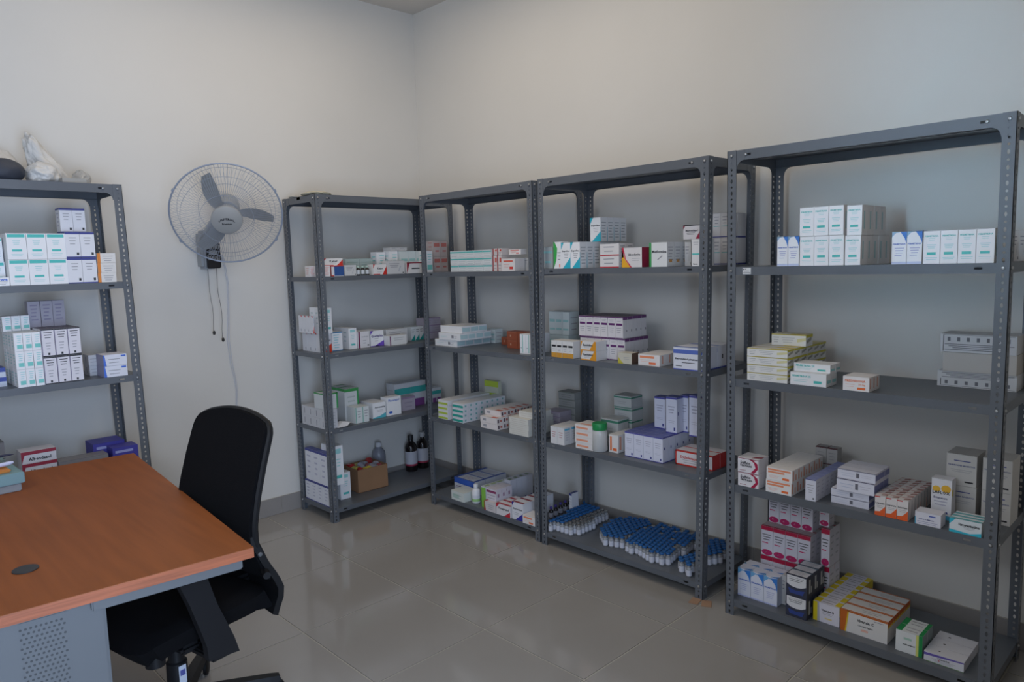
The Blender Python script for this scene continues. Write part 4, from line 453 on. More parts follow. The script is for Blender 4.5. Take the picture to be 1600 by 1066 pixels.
JOIN = {'b2c': (104, 103, 105, 5, 4, 3, 2, 1), 'd5b': (301, 300, 201, 101, 1), 'b4e': (2,), 'l3b': (12, 112, 211, 212, 111, 213, 13, 113, 3, 203, 202, 201, 2, 103, 102, 101, 1), 'l3a': (121, 222, 221, 223, 213, 212, 211, 203, 202, 201, 123, 122, 113, 112, 111, 103, 102, 101), 'c3f': (1,), 'b3b2': (304, 302, 103, 201, 402, 101, 204, 3, 2, 203, 404, 403, 202, 401, 4, 303, 301, 104, 102, 1), 'a3e': (101, 1, 2), 'l2a': (1, 211, 201, 111, 101), 'd4d': (100,), 'c2n': (11, 111, 101, 1), 'd5b2': (201, 1, 101, 202, 2, 102), 'b4c': (102,), 'a3b': (0,), 'c3e': (1,), 'l2b': (11, 12, 2, 112, 111, 102, 101, 1), 'b4h': (4, 103, 204, 203, 104), 'a5c': (3, 5, 4), 'd5b4': (201, 101, 1), 'd2b': (3, 203, 202, 201, 2, 103, 102, 101, 1), 'd2b2': (201, 101, 1), 'd2a': (101, 1), 'c3b': (2, 1), 'b3b': (404, 403, 402, 401, 4, 304, 303, 302, 301, 3, 204, 203, 202, 201, 2, 104, 103, 102, 101, 1), 'b2k': (1,), 'b2k2': (1,), 'b2g': (3,), 'b2a': (1,), 'a2e': (0,), 'a4d': (21, 11), 'l4d': (0,), 'l4c': (0,), 'l4a': (0,), 'd3a': (5, 4, 3, 2, 13, 12, 11, 1), 'b4f': (0,), 'b4b': (0,), 'b2e': (1,), 'a4c': (5, 4, 3, 2, 15, 14), 'a4b': (7, 6, 5, 4, 17, 16, 15, 14), 'a4a': (3, 23, 22, 21, 2, 13, 12, 11, 1), 'a3d': (1,)}

# ------------------------------------------------------------------ room
X0, Y0, H = -4.4, -4.20, 3.345
def struct(name, mb, parent=None): 
    o = mb.obj(name, parent); 
    if not parent: o['kind'] = 'structure'
    return o
m = MB(); m.box(X0-.15, .15, Y0-.15, .15, -.12, -.0012, GROUT); floor = struct('floor', m)
T = .5555; G2 = .0022
for i in range(8):
    for j in range(9):
        xa, xb = max(X0, -.222-T*i), min(0, -.222-T*(i-1)); ya, yb = max(Y0, -.415-T*j), min(0, -.415-T*(j-1))
        if xb-xa < .02 or yb-ya < .02: continue
        m = MB(); m.box(xa+G2, xb-G2, ya+G2, yb-G2, -.008, 0, TILE, bev=.0012); m.obj('tile', floor)
m = MB(); m.box(X0-.15, .15, Y0-.15, .15, H, H+.1, CEIL); struct('ceiling', m)
m = MB(); m.box(X0-.15, .15, 0, .15, 0, H, WALL); struct('wall_back', m)
m = MB(); m.box(0, .15, Y0-.15, 0, 0, H, WALL); struct('wall_right', m)
# left wall with a window, front wall with the doorway the camera stands in
m = MB(); wy0, wy1, wz0, wz1 = -3.85, -1.85, 2.2, 3.1
m.box(X0-.15, X0, Y0-.15, wy0, 0, H, WALL); m.box(X0-.15, X0, wy1, 0, 0, H, WALL); m.box(X0-.15, X0, wy0, wy1, 0, wz0, WALL); m.box(X0-.15, X0, wy0, wy1, wz1, H, WALL); struct('wall_left', m)
FRM = mat('window_aluminium', (.6, .6, .6), .4, metal=.6)
m = MB()
for a, b in ((wy0, wy0+.04), ((wy0+wy1)/2-.02, (wy0+wy1)/2+.02), (wy1-.04, wy1)): m.box(X0-.1, X0-.05, a, b, wz0, wz1, FRM)
for a, b in ((wz0, wz0+.04), (wz1-.04, wz1)): m.box(X0-.1, X0-.05, wy0, wy1, a, b, FRM)
win = struct('window_1', m)
m = MB(); dx0, dx1, dz = -3.95, -2.45, 2.3
m.box(X0-.15, dx0, Y0-.15, Y0, 0, H, WALL); m.box(dx1, .15, Y0-.15, Y0, 0, H, WALL); m.box(dx0, dx1, Y0-.15, Y0, dz, H, WALL); struct('wall_front', m)
HB = .1116
for side in ('back', 'right'):
    m = MB()
    (m.box(X0, 0, -.008, 0, 0, HB, GROUT) if side == 'back' else m.box(-.008, 0, Y0, -.012, 0, HB, GROUT))
    bb = struct('baseboard_'+side, m)
    for i in range(9):
        a0 = -.115-T*i if side == 'back' else -.415-T*i; a1 = min(a0+T, -.013)
        a0 = max(a0, X0 if side == 'back' else Y0)
        if a1-a0 < .03: continue
        m = MB()
        if side == 'back': m.box(a0+.0015, a1-.0015, -.011, -.004, .001, HB-.001, TILE2)
        else: m.box(-.011, -.004, a0+.0015, a1-.0015, .001, HB-.001, TILE2)
        m.obj('tile', bb)
# ------------------------------------------------------------------ racks
PW, TH, PITCHH = .04, .0022, .0245
def octo(cx, cz, rx, rz):
    k = .42
    return [(cx-rx*k, cz-rz), (cx+rx*k, cz-rz), (cx+rx, cz-rz*k), (cx+rx, cz+rz*k), (cx+rx*k, cz+rz), (cx-rx*k, cz+rz), (cx-rx, cz+rz*k), (cx-rx, cz-rz*k)]
def perf(mb, f, w, h, holes, m):
    """strip 0..w by 0..h with holes [(cx, cz, rx, rz)] sorted by z, one per row; f(a, z, t) -> xyz"""
    def quad(a0, z0, a1, z1):
        for t in (0, TH): 
            q = [(a0, z0), (a1, z0), (a1, z1), (a0, z1)]
            mb.add([f(a, z, t) for a, z in q], [(0, 1, 2, 3)], m)
    z = 0
    for i, (cx, cz, rx, rz) in enumerate(holes):
        zn = min(h, (cz + holes[i+1][1])/2) if i+1 < len(holes) else min(h, cz+PITCHH/2)
        if i == 0 and cz-PITCHH/2 > 0: z = cz-PITCHH/2; quad(0, 0, w, z)
        c = [(0, z), (w, z), (w, zn), (0, zn)]; o = octo(cx, cz, rx, rz)
        F = [(0, 1, 5, 4), (1, 6, 5), (1, 2, 7, 6), (2, 8, 7), (2, 3, 9, 8), (3, 10, 9), (3, 0, 11, 10), (0, 4, 11)]
        vs = [f(a, b, t) for t in (0, TH) for a, b in c+o]
        mb.add(vs, F + [tuple(12+k for k in q) for q in F] + [(4+k, 4+(k+1) % 8, 16+(k+1) % 8, 16+k) for k in range(8)], m)
        z = zn
    if z < h: quad(0, z, w, h)
    # rims
    for e in ((0, 0, w, 0), (w, 0, w, h), (w, h, 0, h), (0, h, 0, 0)):
        mb.add([f(e[0], e[1], 0), f(e[2], e[3], 0), f(e[2], e[3], TH), f(e[0], e[1], TH)], [(0, 1, 2, 3)], m)
bm_ = MB(); bm_.lathe([(.0062, 0), (.0062, .002), (.0045, .0042), (.001, .005)], BOLT, 10); BOLTM = bm_.mesh('bolt', True)
def rack(key, label, levels=(2, 3, 4, 5), HT=2.0):
    R = RACKS[key]; Wd, Dp, lean = R['W'], R['D'], R['lean']
    t = empty('shelving_unit', (R['o'][0], R['o'][1], 0), math.radians(R['yaw'])); tag(t, label, 'shelving', 'grey metal shelving units')
    sh = lambda z: lean*z
    holes = []
    k = 0; z = .014
    while z < HT-.008:
        holes.append((PW*.5, z, .0042, .0042 if k % 2 else .0078)); z += PITCHH; k += 1
    for ix in (0, 1):
        for iy in (0, 1):
            mb = MB(); sx = 1 if ix == 0 else -1; sy = 1 if iy == 0 else -1; cx = ix*Wd; cyy = iy*Dp
            perf(mb, lambda a, z, tt: (cx+sx*a+sh(z), cyy+sy*tt, z), PW, HT, holes, STEEL)
            perf(mb, lambda a, z, tt: (cx+sx*tt+sh(z), cyy+sy*a, z), PW, HT, holes, STEEL)
            mb.obj('post', t)
    tops = [HT-.001] + [R['lv'][l] for l in levels]
    for n, zt in enumerate(tops):
        lip = .040 if n == 0 else {'3': .034, 'L': .032}.get(key, .028)
        s = sh(zt); a0, a1, b0, b1 = TH+.0006, Wd-TH-.0006, TH+.0006, Dp-TH-.0006; mb = MB(); q = .0012
        mb.box(a0+s, a1+s, b0, b1, zt-q, zt, STEEL)
        hs = [(.0 + .09), (Wd-.09)]
        for (yy0, yy1, front) in ((b0, b0+q, 1), (b1-q, b1, 0)):
            if front:  # lip with two slot holes
                xs = [a0, hs[0]-.012, hs[0]+.012, hs[1]-.012, hs[1]+.012, a1]
                for i in (0, 2, 4): mb.box(xs[i]+s, xs[i+1]+s, yy0, yy1, zt-lip, zt-q, STEEL)
                for i in (1, 3):
                    mb.box(xs[i]+s, xs[i+1]+s, yy0, yy1, zt-lip, zt-lip*.5-.0042, STEEL); mb.box(xs[i]+s, xs[i+1]+s, yy0, yy1, zt-lip*.5+.0042, zt-q, STEEL)
            else: mb.box(a0+s, a1+s, yy0, yy1, zt-lip, zt-q, STEEL)
        mb.box(a0+s, a0+q+s, b0+q, b1-q, zt-lip, zt-q, STEEL); mb.box(a1-q+s, a1+s, b0+q, b1-q, zt-lip, zt-q, STEEL)
        mb.box(a0+s, a1+s, b0+q, b0+.014, zt-lip, zt-lip+q, STEEL); mb.box(a0+s, a1+s, b1-.014, b1-q, zt-lip, zt-lip+q, STEEL)
        if n == 0: mb.box(a0+s, a1+s, Dp*.5-.02, Dp*.5+.02, zt-.018, zt-q-.0004, STEEL)
        mb.obj('shelf', t)
        for ix in (0, 1):
            for iy in (0, 1):
                bz = zt-lip/2; xx = (PW*.5 if ix == 0 else Wd-PW*.5)+sh(bz)
                link('bolt', BOLTM, t, (xx, -.0004 if iy == 0 else Dp+.0004, bz), (PI/2 if iy == 0 else -PI/2, 0, 0))
                if n == 0 and iy == 0: link('bolt', BOLTM, t, ((.082 if ix == 0 else Wd-.082)+sh(bz), TH-.0012, bz), (PI/2, 0, 0))
                link('bolt', BOLTM, t, ((-.0004 if ix == 0 else Wd+.0004)+sh(bz), PW*.5 if iy == 0 else Dp-PW*.5, bz), (0, -PI/2 if ix == 0 else PI/2, 0))
        # corner gusset plates under the roof shelf and at the foot
        if n in (0,):
            for ix in (0, 1):
                for iy in (0, 1):
                    g = .074; sx = 1 if ix == 0 else -1; sy = 1 if iy == 0 else -1
                    pr = [(0, 0), (g, 0), (g, -.040)] + [(.040+(g-.040)*(1-math.sin(a)), -.040-(g-.040)*(1-math.cos(a))) for a in [PI/2*k/6 for k in range(1, 6)]] + [(.040, -g), (0, -g)]
                    cx = ix*Wd; cyy = iy*Dp
                    for side in (0, 1):
                        mb = MB(); vs = []
                        for tt in (0, .0012):
                            for a, b in pr:
                                vs.append((cx+sx*(a+TH)+sh(zt), cyy+sy*(TH+.0004+tt-.0006 if side == 0 else 0), zt+b) if side == 0 else (cx+sx*(TH-.0002+tt)+sh(zt), cyy+sy*(a+TH), zt+b))
                        k = len(pr)
                        mb.add(vs, [tuple(range(k)), tuple(reversed(range(k, 2*k)))] + [(i, (i+1) % k, k+(i+1) % k, k+i) for i in range(k)], STEEL)
                        mb.obj('gusset', t)
    return t
rack('C', 'grey shelving unit along the far wall in the room corner')
rack('1', 'grey shelving unit on right wall nearest the room corner')
rack('2', 'grey shelving unit on right wall holding the blue capped vials')
r3 = rack('3', 'grey shelving unit nearest the camera with the white sticker')
rack('L', 'grey shelving unit left of wall fan with plastic bags on top', HT=1.995)
# sticker on the second shelf lip of the near unit
m = MB(); lz = RACKS['3']['lv'][2]
m.box(.072, .108, -.0008, .0019, lz-.030, lz-.004, C((.72, .72, .72)))
m.box(.0745, .079, -.0012, -.0007, lz-.0135, lz-.0075, C(BK)); m.box(.081, .088, -.0012, -.0007, lz-.010, lz-.008, C(BK)); m.box(.080, .100, -.0012, -.0007, lz-.0185, lz-.017, C((.2, .2, .2))); m.box(.0745, .106, -.0012, -.0007, lz-.0255, lz-.023, C((.12, .12, .12)))
m.obj('sticker', r3)
# ------------------------------------------------------------------ medicine boxes
ORD = ['first', 'second', 'third', 'fourth', 'fifth', 'sixth', 'seventh', 'eighth', 'ninth', 'tenth']
def place(key, t, sb, z):
    R = RACKS[key]; a = math.radians(R['yaw']); ca, sa = math.cos(a), math.sin(a)
    return (R['o'][0]+t*ca-sb*sa, R['o'][1]+t*sa+sb*ca, z)
TALLY = {}; REST = MB(); NREST = 0
for (rk, key, t0, sb, z, w, d, h, n, des, desc, grp) in BOXES:
    nx, nz, ny = n; gap = .0016 if w > .03 else .001
    bmb = box_mesh('medicine_box', des, w-gap, d-gap, h-.0006); me = None
    jn = JOIN.get(key, ())
    big = w > .17
    rnd = random.Random(key)
    lay = [rnd.uniform(-1, 1)*.002 if nz > 1 and nx == 1 else 0 for _ in range(nz)]
    for iy in range(ny):
        for iz in range(nz):
            for ix in range(nx):
                # where a row is hidden behind the boxes in front it still carries the layer above
                jx, jy, ja = rnd.uniform(-1, 1)*.0004, rnd.uniform(0, 1)*.003 if iz == 0 or nz == 1 else 0, 0
                if nz == 1 and w < .17 and ny == 1: ja = rnd.uniform(-1, 1)*.012
                loc = place(rk, t0+(ix+.5)*w+jx+lay[iz], sb+(iy+.5)*d+jy*(ny == 1), z+iz*h)
                if (ix*10+iz)*10+iy in jn:   # past the three hundred that show largest
                    TT = Matrix.Translation(loc) @ Matrix.Rotation(math.radians(RACKS[rk]['yaw'])+ja, 4, 'Z'); o0 = len(REST.v)
                    REST.v += [tuple(TT @ Vector(v)) for v in bmb.v]; REST.f += [tuple(o0+q for q in f) for f in bmb.f]; REST.m += [REST.mi(bmb.mats[q]) for q in bmb.m]; NREST += 1
                    continue
                if me is None: me = bmb.mesh('medicine_box')
                nmk = 'carton' if 'carton' in desc else 'flat_medicine_box' if h < w*.8 else 'medicine_box'
                o = bpy.data.objects.new(nmk, me); COL.objects.link(o)
                o.location = loc; o.rotation_euler = (0, 0, math.radians(RACKS[rk]['yaw'])+ja)
                pos = []
                if nx > 1: pos.append(ORD[ix]+' from left' if ix < nx-1 or nx < 3 else 'rightmost')
                if nz > 1: pos.append(('bottom', 'top')[iz] if nz == 2 else ('bottom' if iz == 0 else 'top' if iz == nz-1 else ORD[iz]+' up'))
                if ny > 1: pos.append('front' if iy == 0 else 'rearmost' if iy == ny-1 else ORD[iy]+' row')
                lab = desc + (', ' + ', '.join(pos) if pos else '')
                o['label'] = lab; o['category'] = 'box'
                if grp: o['group'] = grp
                TALLY[lab] = TALLY.get(lab, 0)+1
if NREST:
    o = REST.obj('medicine_boxes'); o['kind'] = 'stuff'; tag(o, 'further small medicine boxes packed in the rows behind the front ones', 'boxes')
for k, v in TALLY.items():
    if v > 1 or len(k.replace('-', ' ').split()) > 16: print('LABEL', v, len(k.split()), k)
# ------------------------------------------------------------------ bottles, jar, vials
def vial_meshes(r, h, silver=False):
    b = MB(); wl = C((.62, .63, .70)); b.lathe([(r*.9, 0), (r, .002), (r, h*.10), (r, h*.52), (r, h*.60), (r*.86, h*.66), (r*.52, h*.72), (r*.52, h*.78)], GLASS, 12, mats=[GLASS, GLASS, wl, GLASS, GLASS, GLASS, GLASS])
    c = MB(); al = mat('crimp_aluminium', (.55, .56, .56), .3, metal=.85)
    if silver: c.lathe([(r*.70, h*.78), (r*.74, h*.79), (r*.74, h*.90), (r*.60, h*.915)], al, 12); c.lathe([(r*.34, h*.916), (r*.34, h*.925)], C((.25, .2, .17)), 8)
    else: c.lathe([(r*.70, h*.78), (r*.74, h*.79), (r*.74, h*.87)], al, 12); c.lathe([(r*.90, h*.872), (r*.93, h*.88), (r*.93, h*.96), (r*.75, h)], C((.010, .105, .32), .5), 12)
    return b.mesh('vial', True), c.mesh('cap', True)
VM = vial_meshes(.0140, .064), vial_meshes(.0140, .064, True)
VZ = RACKS['2']['lv'][5]+.0006
VL = {'left': ('small blue capped vial in the rows by the left post', 'silver crimped vial without cap beside the blue rows'), 'middle': ('small blue capped vial in the middle cluster on the bottom shelf', ''),
      'right': ('small blue capped vial in the large right cluster', 'small vial missing its blue cap in the large right cluster'), 'nearpost': ('small blue capped vial standing apart before the right post', ''), 'behindpost': ('small blue capped vial seen right of the front post', '')}
VG = {'left': 'vials by the left post', 'middle': 'vials in the middle cluster', 'right': 'vials in the large right cluster', 'nearpost': 'vials standing apart at the front', 'behindpost': 'vials at the right end'}
VB = {c: ((min(v[1] for v in VIALS if v[0] == c), max(v[1] for v in VIALS if v[0] == c)), (min(v[2] for v in VIALS if v[0] == c), max(v[2] for v in VIALS if v[0] == c))) for c in VG}
for (cl, x, y, capd) in VIALS:
    a, b = VM[0 if capd else 1]
    o = link('vial', a, None, (x, y, VZ), (0, 0, random.uniform(0, 6))); link('cap', b, o)
    xs, ys = VB[cl]; dpt = ('front', 'middle', 'rear')[min(2, int(3*(x-xs[0])/(xs[1]-xs[0]+1e-6)))]; sd = 'left' if y > (ys[0]+ys[1])/2 else 'right'
    lb = VL[cl][0 if capd else 1]
    if cl != 'nearpost': lb += f', {dpt} {sd} part'
    tag(o, lb, 'vial', VG[cl] + ('' if capd else ' without caps'))
def bottle(kind, x, y, z, r, h, label, group=None):
    b = MB(); c = MB(); l = MB()
    if kind == 'darkvial':
        g = C((.012, .008, .01), .15); b.lathe([(r*.9, 0), (r, .002), (r, h*.66), (r*.55, h*.78), (r*.55, h*.84)], g, 14); c.lathe([(r*.72, h*.84), (r*.72, h*.97), (r*.6, h)], C((.45, .60, .52)), 14); l.lathe([(r*1.02, h*.12), (r*1.02, h*.58)], C((.55, .58, .60)), 14)
    elif kind == 'bluevial':
        b.lathe([(r*.9, 0), (r, .002), (r, h*.66), (r*.6, h*.74), (r*.6, h*.8)], C((.55, .58, .58), .2), 12); c.lathe([(r*.85, h*.8), (r*.85, h*.96), (r*.7, h)], C((.02, .07, .26)), 12); l.lathe([(r*1.02, h*.15), (r*1.02, h*.55)], C((.45, .46, .44)), 12)
    elif kind == 'greybottle':
        b.lathe([(r*.92, 0), (r, .006), (r, h*.62), (r*.9, h*.74), (r*.45, h*.84), (r*.42, h*.87)], C((.22, .23, .27), .3), 20); c.lathe([(r*.44, h*.87), (r*.46, h*.88), (r*.44, h*.99), (r*.3, h)], C((.62, .63, .66)), 16); l.lathe([(r*1.01, h*.08), (r*1.01, h*.42)], C((.42, .42, .46)), 20)
    elif kind == 'darkbottle':
        g = C((.010, .007, .008), .15); b.lathe([(r*.94, 0), (r, .006), (r, h*.66), (r*.85, h*.74), (r*.42, h*.82), (r*.38, h*.87)], g, 20); c.lathe([(r*.46, h*.87), (r*.46, h*.98), (r*.4, h)], C((.012, .012, .014)) if group is None or 'white' not in label else C((.5, .5, .5)), 16)
        l.lathe([(r*1.01, h*.16), (r*1.01, h*.21), (r*1.01, h*.52), (r*1.01, h*.56)], C((.50, .50, .54)), 20, mats=[C((.35, .03, .07)), C((.50, .50, .55)), C((.50, .50, .55))])
    elif kind == 'whitebottle':
        g = C((.80, .80, .82), .35); b.lathe([(r*.9, 0), (r, .004), (r, h*.62), (r*.8, h*.72), (r*.42, h*.78), (r*.42, h*.82)], g, 20); c.lathe([(r*.55, h*.82), (r*.55, h*.98), (r*.48, h)], C((.76, .76, .78)), 16); l.lathe([(r*1.01, h*.10), (r*1.01, h*.24), (r*1.01, h*.42)], g, 20, mats=[C((.35, .62, .22)), C((.70, .72, .76))])
    elif kind == 'purplebottle':
        b.lathe([(r*.94, 0), (r, .003), (r, h*.62), (r*.6, h*.74), (r*.45, h*.78), (r*.45, h*.82)], C((.008, .006, .008), .15), 14); c.lathe([(r*.6, h*.82), (r*.6, h*.97), (r*.5, h)], C((.05, .03, .25)), 14); l.lathe([(r*1.02, h*.12), (r*1.02, h*.50)], C((.42, .42, .48)), 14)
    elif kind == 'jar':
        cl = mat('jar_plastic', (.82, .82, .80), .25, trans=.35); b.lathe([(r*.88, 0), (r, .006), (r*1.0, h*.60), (r*.97, h*.68), (r*.86, h*.74), (r*.84, h*.77)], cl, 28)
        c.lathe([(r*.93, h*.76), (r*.95, h*.77), (r*.95, h*.96), (r*.88, h)], C((.012, .26, .07), .4), 28)
    o = b.obj({'jar': 'jar', 'darkvial': 'dark_vial', 'bluevial': 'vial'}.get(kind, 'bottle'), None, (x, y, z), (0, 0, .4), smooth=True)
    c.obj('lid' if kind == 'jar' else 'cap', o, smooth=True)
    if kind == 'jar':
        f = MB(); rg = random.Random(5)
        for i in range(60):
            a = rg.uniform(0, 6.28); rr = r*.80*math.sqrt(rg.random()); bm = bmesh.new(); bmesh.ops.create_icosphere(bm, subdivisions=1, radius=.009, matrix=Matrix.Translation((rr*math.cos(a), rr*math.sin(a), .014+rg.random()*h*.58)))
            bm.verts.index_update(); f.add([v.co[:] for v in bm.verts], [[v.index for v in q.verts] for q in bm.faces], C((.82, .82, .80))); bm.free()
        f.obj('cotton_balls', o, smooth=True)['kind'] = 'stuff'
    else: l.obj('paper_label', o, smooth=True)
    tag(o, label, 'jar' if kind == 'jar' else 'vial' if 'vial' in kind else 'bottle', group); return o
kn = {}
for (k, x, y, z, r, h) in ROUNDS:
    i = kn.get(k, 0); kn[k] = i+1
    L = {'darkvial': [f'{q} of three dark vials with pale green caps' for q in ('leftmost', 'middle', 'rightmost')], 'bluevial': [f'{q} of three small navy capped vials before the brown red boxes' for q in ('leftmost', 'middle', 'rightmost')],
         'greybottle': ['grey plastic bottle with white cap behind the brown carton'], 'darkbottle': ['tall dark bottle with black cap on corner rack bottom shelf', 'tall dark bottle with white cap beside the dividing post'],
         'whitebottle': ['small white plastic bottle with green label on the bottom shelf'], 'jar': ['clear jar of white cotton balls with a green lid'],
         'purplebottle': [f'small dark bottle with purple cap, {q} of the receding row' for q in ('frontmost', 'second', 'third', 'fourth', 'rearmost')]}[k][i]
    if k == 'jar': r *= .97
    G_ = {'darkvial': 'dark vials on the corner rack', 'bluevial': 'navy capped vials', 'darkbottle': 'tall dark bottles', 'purplebottle': 'purple capped bottles'}.get(k)
    bottle(k, x, y, z, r, h, L, G_)
# ------------------------------------------------------------------ open carton on the corner rack
cz = RACKS['C']['lv'][5]+.0006
ct = empty('open_carton', (-.70, -.185, cz), math.radians(-3)); tag(ct, 'open brown cardboard carton of red and yellow packets', 'carton')
m = MB(); w_, d_, h_ = .225, .20, .155; q = .004
m.box(-w_/2, w_/2, -d_/2, -d_/2+q, 0, h_, CARD); m.box(-w_/2, w_/2, d_/2-q, d_/2, 0, h_, CARD); m.box(-w_/2, -w_/2+q, -d_/2+q, d_/2-q, 0, h_, CARD); m.box(w_/2-q, w_/2, -d_/2+q, d_/2-q, 0, h_, CARD); m.box(-w_/2, w_/2, -d_/2, d_/2, 0, q, CARD)
m.obj('carton_body', ct)
rg = random.Random(2); PC = [(.50, .03, .03), (.62, .50, .06), (.35, .33, .36), (.45, .04, .04), (.66, .55, .10), (.40, .38, .42), (.45, .05, .05), (.3, .28, .3)]
for i in range(12):
    m = MB(); x = -.075+.050*(i % 4); y = -.062+.062*(i//4); wz = .05
    bm = bmesh.new(); bmesh.ops.create_cube(bm, size=1); bmesh.ops.subdivide_edges(bm, edges=bm.edges[:], cuts=3, use_grid_fill=True)
    for v in bm.verts:
        pill = 1-.5*(abs(v.co.x)*2)**3; v.co.z *= pill; v.co += Vector((noise.noise(v.co*3+Vector((i, 0, 0))), noise.noise(v.co*3+Vector((0, i, 0))), noise.noise(v.co*4+Vector((0, 0, i)))))*.12
        v.co = Vector((v.co.x*.042, v.co.y*.050, v.co.z*.035))
    bm.verts.index_update(); m.add([v.co[:] for v in bm.verts], [[v.index for v in f.verts] for f in bm.faces], C(PC[i % 8], .25)); bm.free()
    o = m.obj('packet', None, smooth=True); o.matrix_world = Matrix.Translation((-.70+x, -.185+y, cz+.133+.006*(i % 3))) @ Matrix.Rotation(rg.uniform(-.5, .5), 4, 'X') @ Matrix.Rotation(rg.uniform(-.3, .3), 4, 'Y') @ Matrix.Rotation(rg.uniform(-.5, .5), 4, 'Z')
    nm = ['red', 'yellow', 'grey', 'dark red', 'mustard', 'silver grey', 'crimson', 'charcoal'][i % 8]
    tag(o, f'{nm} plastic packet inside the open brown carton, {("front", "middle", "rear")[i//4]} row, {ORD[i % 4]} from left', 'packet', 'packets in the open carton')
# loose blister leaflet on the corner rack
m = MB(); lz = RACKS['C']['lv'][4]
pts = [(0, 0, .002), (.06, -.012, .006), (.085, -.004, .022), (.12, .006, .008), (.11, .05, .018), (.05, .06, .03), (.01, .055, .012)]
c0 = (.055, .03, .030); vs = pts+[c0]; m.add(vs, [(i, (i+1) % 7, 7) for i in range(7)], C((.62, .62, .64), .25)); m.add([(x, y, z-.001) for x, y, z in vs], [((i+1) % 7, i, 7) for i in range(7)], C((.3, .3, .32), .3))
o = m.obj('blister_pack', None, (-1.03, -.425, lz+.001)); tag(o, 'crumpled foil blister pack at the lip of corner rack shelf', 'blister pack')
# floor shim tiles below the second unit
for i, (dx, dy, a) in enumerate(((-.012, -.02, .2), (.012, .012, .5))):
    m = MB(); m.box(-.030, .030, -.022, .022, 0, .003, C((.36, .22, .14), .8), bev=.001)
    o = m.obj('tile_shim', None, (RACKS['2']['o'][0]-.030+i*.012, RACKS['2']['o'][1]-RACKS['2']['W']+.02-i*.052, .0003), (0, 0, a)); tag(o, ('left', 'right')[i]+' of two brown tile chips under the rack foot', 'tile chip', 'tile chips under the rack foot')
# ------------------------------------------------------------------ wall fan
fan = empty('wall_fan', (-1.60, 0, 1.60)); tag(fan, 'grey wall mounted fan with round wire guard and pull cords', 'fan')
FG = mat('fan_grey', (.30, .32, .34), .45); FD = mat('fan_dark', (.016, .015, .016), .35); FW = mat('fan_wire', (.30, .34, .42), .4); FB = mat('fan_blade', (.30, .32, .34), .35, trans=.35); FC = mat('fan_cap', (.36, .36, .35), .5)
m = MB(); m.box(-.045, .045, -.085, -.0005, -.02, .20, FG, bev=.015); m.obj('mount_box', fan, smooth=True)
m = MB(); m.box(-.022, .060, -.098, -.084, -.018, .13, FD, bev=.006); m.obj('control_panel', fan, smooth=True)
m = MB()
for i in range(7): m.box(-.014+i*.010, -.009+i*.010, -.0995, -.0975, .095, .118, C((.34, .34, .34))); m.box(-.014+i*.010, -.009+i*.010, -.0995, -.0975, .03, .052, C((.34, .34, .34)))
m.box(-.008, .040, -.0995, -.0975, .060, .085, C((.25, .26, .27))); m.obj('vent_slots', fan)
nrm = Vector((-.385, -.80, -.46)).normalized(); zx = Vector((0, 0, 1)); ux = nrm.cross(zx).normalized()*-1; vx = nrm.cross(ux)*1
if vx.z < 0: vx = -vx
hub = Vector((.012, -.335, .275))
def FT(off=0): 
    Mx = Matrix((ux, vx, nrm)).transposed().to_4x4(); Mx.translation = hub + nrm*off; return Mx
m = MB(); m.tube([(0, -.05, .17), (0, -.12, .20), tuple(hub-nrm*.16)], [.028, .03, .035], FG, 12); m.lathe([(.045, -.17), (.062, -.15), (.066, -.09), (.058, -.045), (.03, -.035)], FG, 24, T=FT()); m.obj('motor', fan, smooth=True)
R_ = .291; m = MB(); N = 110
def prof(side):
    if side > 0: return [(.062, .072), (.14, .070), (.21, .055), (.26, .03), (R_, .0)]
    return [(.07, -.07), (.15, -.07), (.23, -.055), (.275, -.03), (R_, .0)]
T_ = FT()
for side, n_ in ((1, N), (-1, 72)):
    for k in range(n_):
        a = 2*PI*k/n_; tw = .12 if side > 0 else 0
        m.tube([(r*math.cos(a+tw*(1-r/R_)), r*math.sin(a+tw*(1-r/R_)), z) for r, z in prof(side)], .00085, FW, 3, T=T_)
    for r, z in ((.14, .070), (.235, .044)) if side > 0 else ((.15, -.07), (.255, -.045)):
        m.tube([(r*math.cos(2*PI*k/48), r*math.sin(2*PI*k/48), z) for k in range(48)], .0013, FW, 4, T=T_, closed=True)
m.obj('wire_guard', fan)
m = MB(); m.tube([(R_*math.cos(2*PI*k/64), R_*math.sin(2*PI*k/64), 0) for k in range(64)], .0048, FW, 8, T=T_, closed=True)
for a in (-.55, .5, PI-.5, PI+.55): m.box(R_-.004, R_+.009, -.008, .008, -.008, .008, FW, T=T_ @ Matrix.Rotation(a, 4, 'Z'), bev=.002)
m.obj('guard_ring', fan, smooth=True)
m = MB(); m.lathe([(.08, .058), (.082, .066), (.080, .078), (.06, .086), (.01, .09)], FC, 32, T=T_); cap = m.obj('hub_cap', fan, smooth=True)
m = MB()
V, F, asp = glyphs('UNIVERSAL'); m.add([((x-.5)*.082, .012-.020*(2*x-1)**2*.7+(y-.5)*.013, .0912) for x, y in V], F, C(BK), T=T_)
V, F, asp = glyphs('Premium'); m.add([((x-.5)*.050, -.016+(y-.5)*.011, .0912) for x, y in V], F, C(BK), T=T_)
m.obj('lettering', fan)
m = MB(); m.lathe([(.035, -.03), (.055, -.02), (.055, .03), (.03, .045)], FB, 24, T=T_); m.obj('blade_hub', fan, smooth=True)
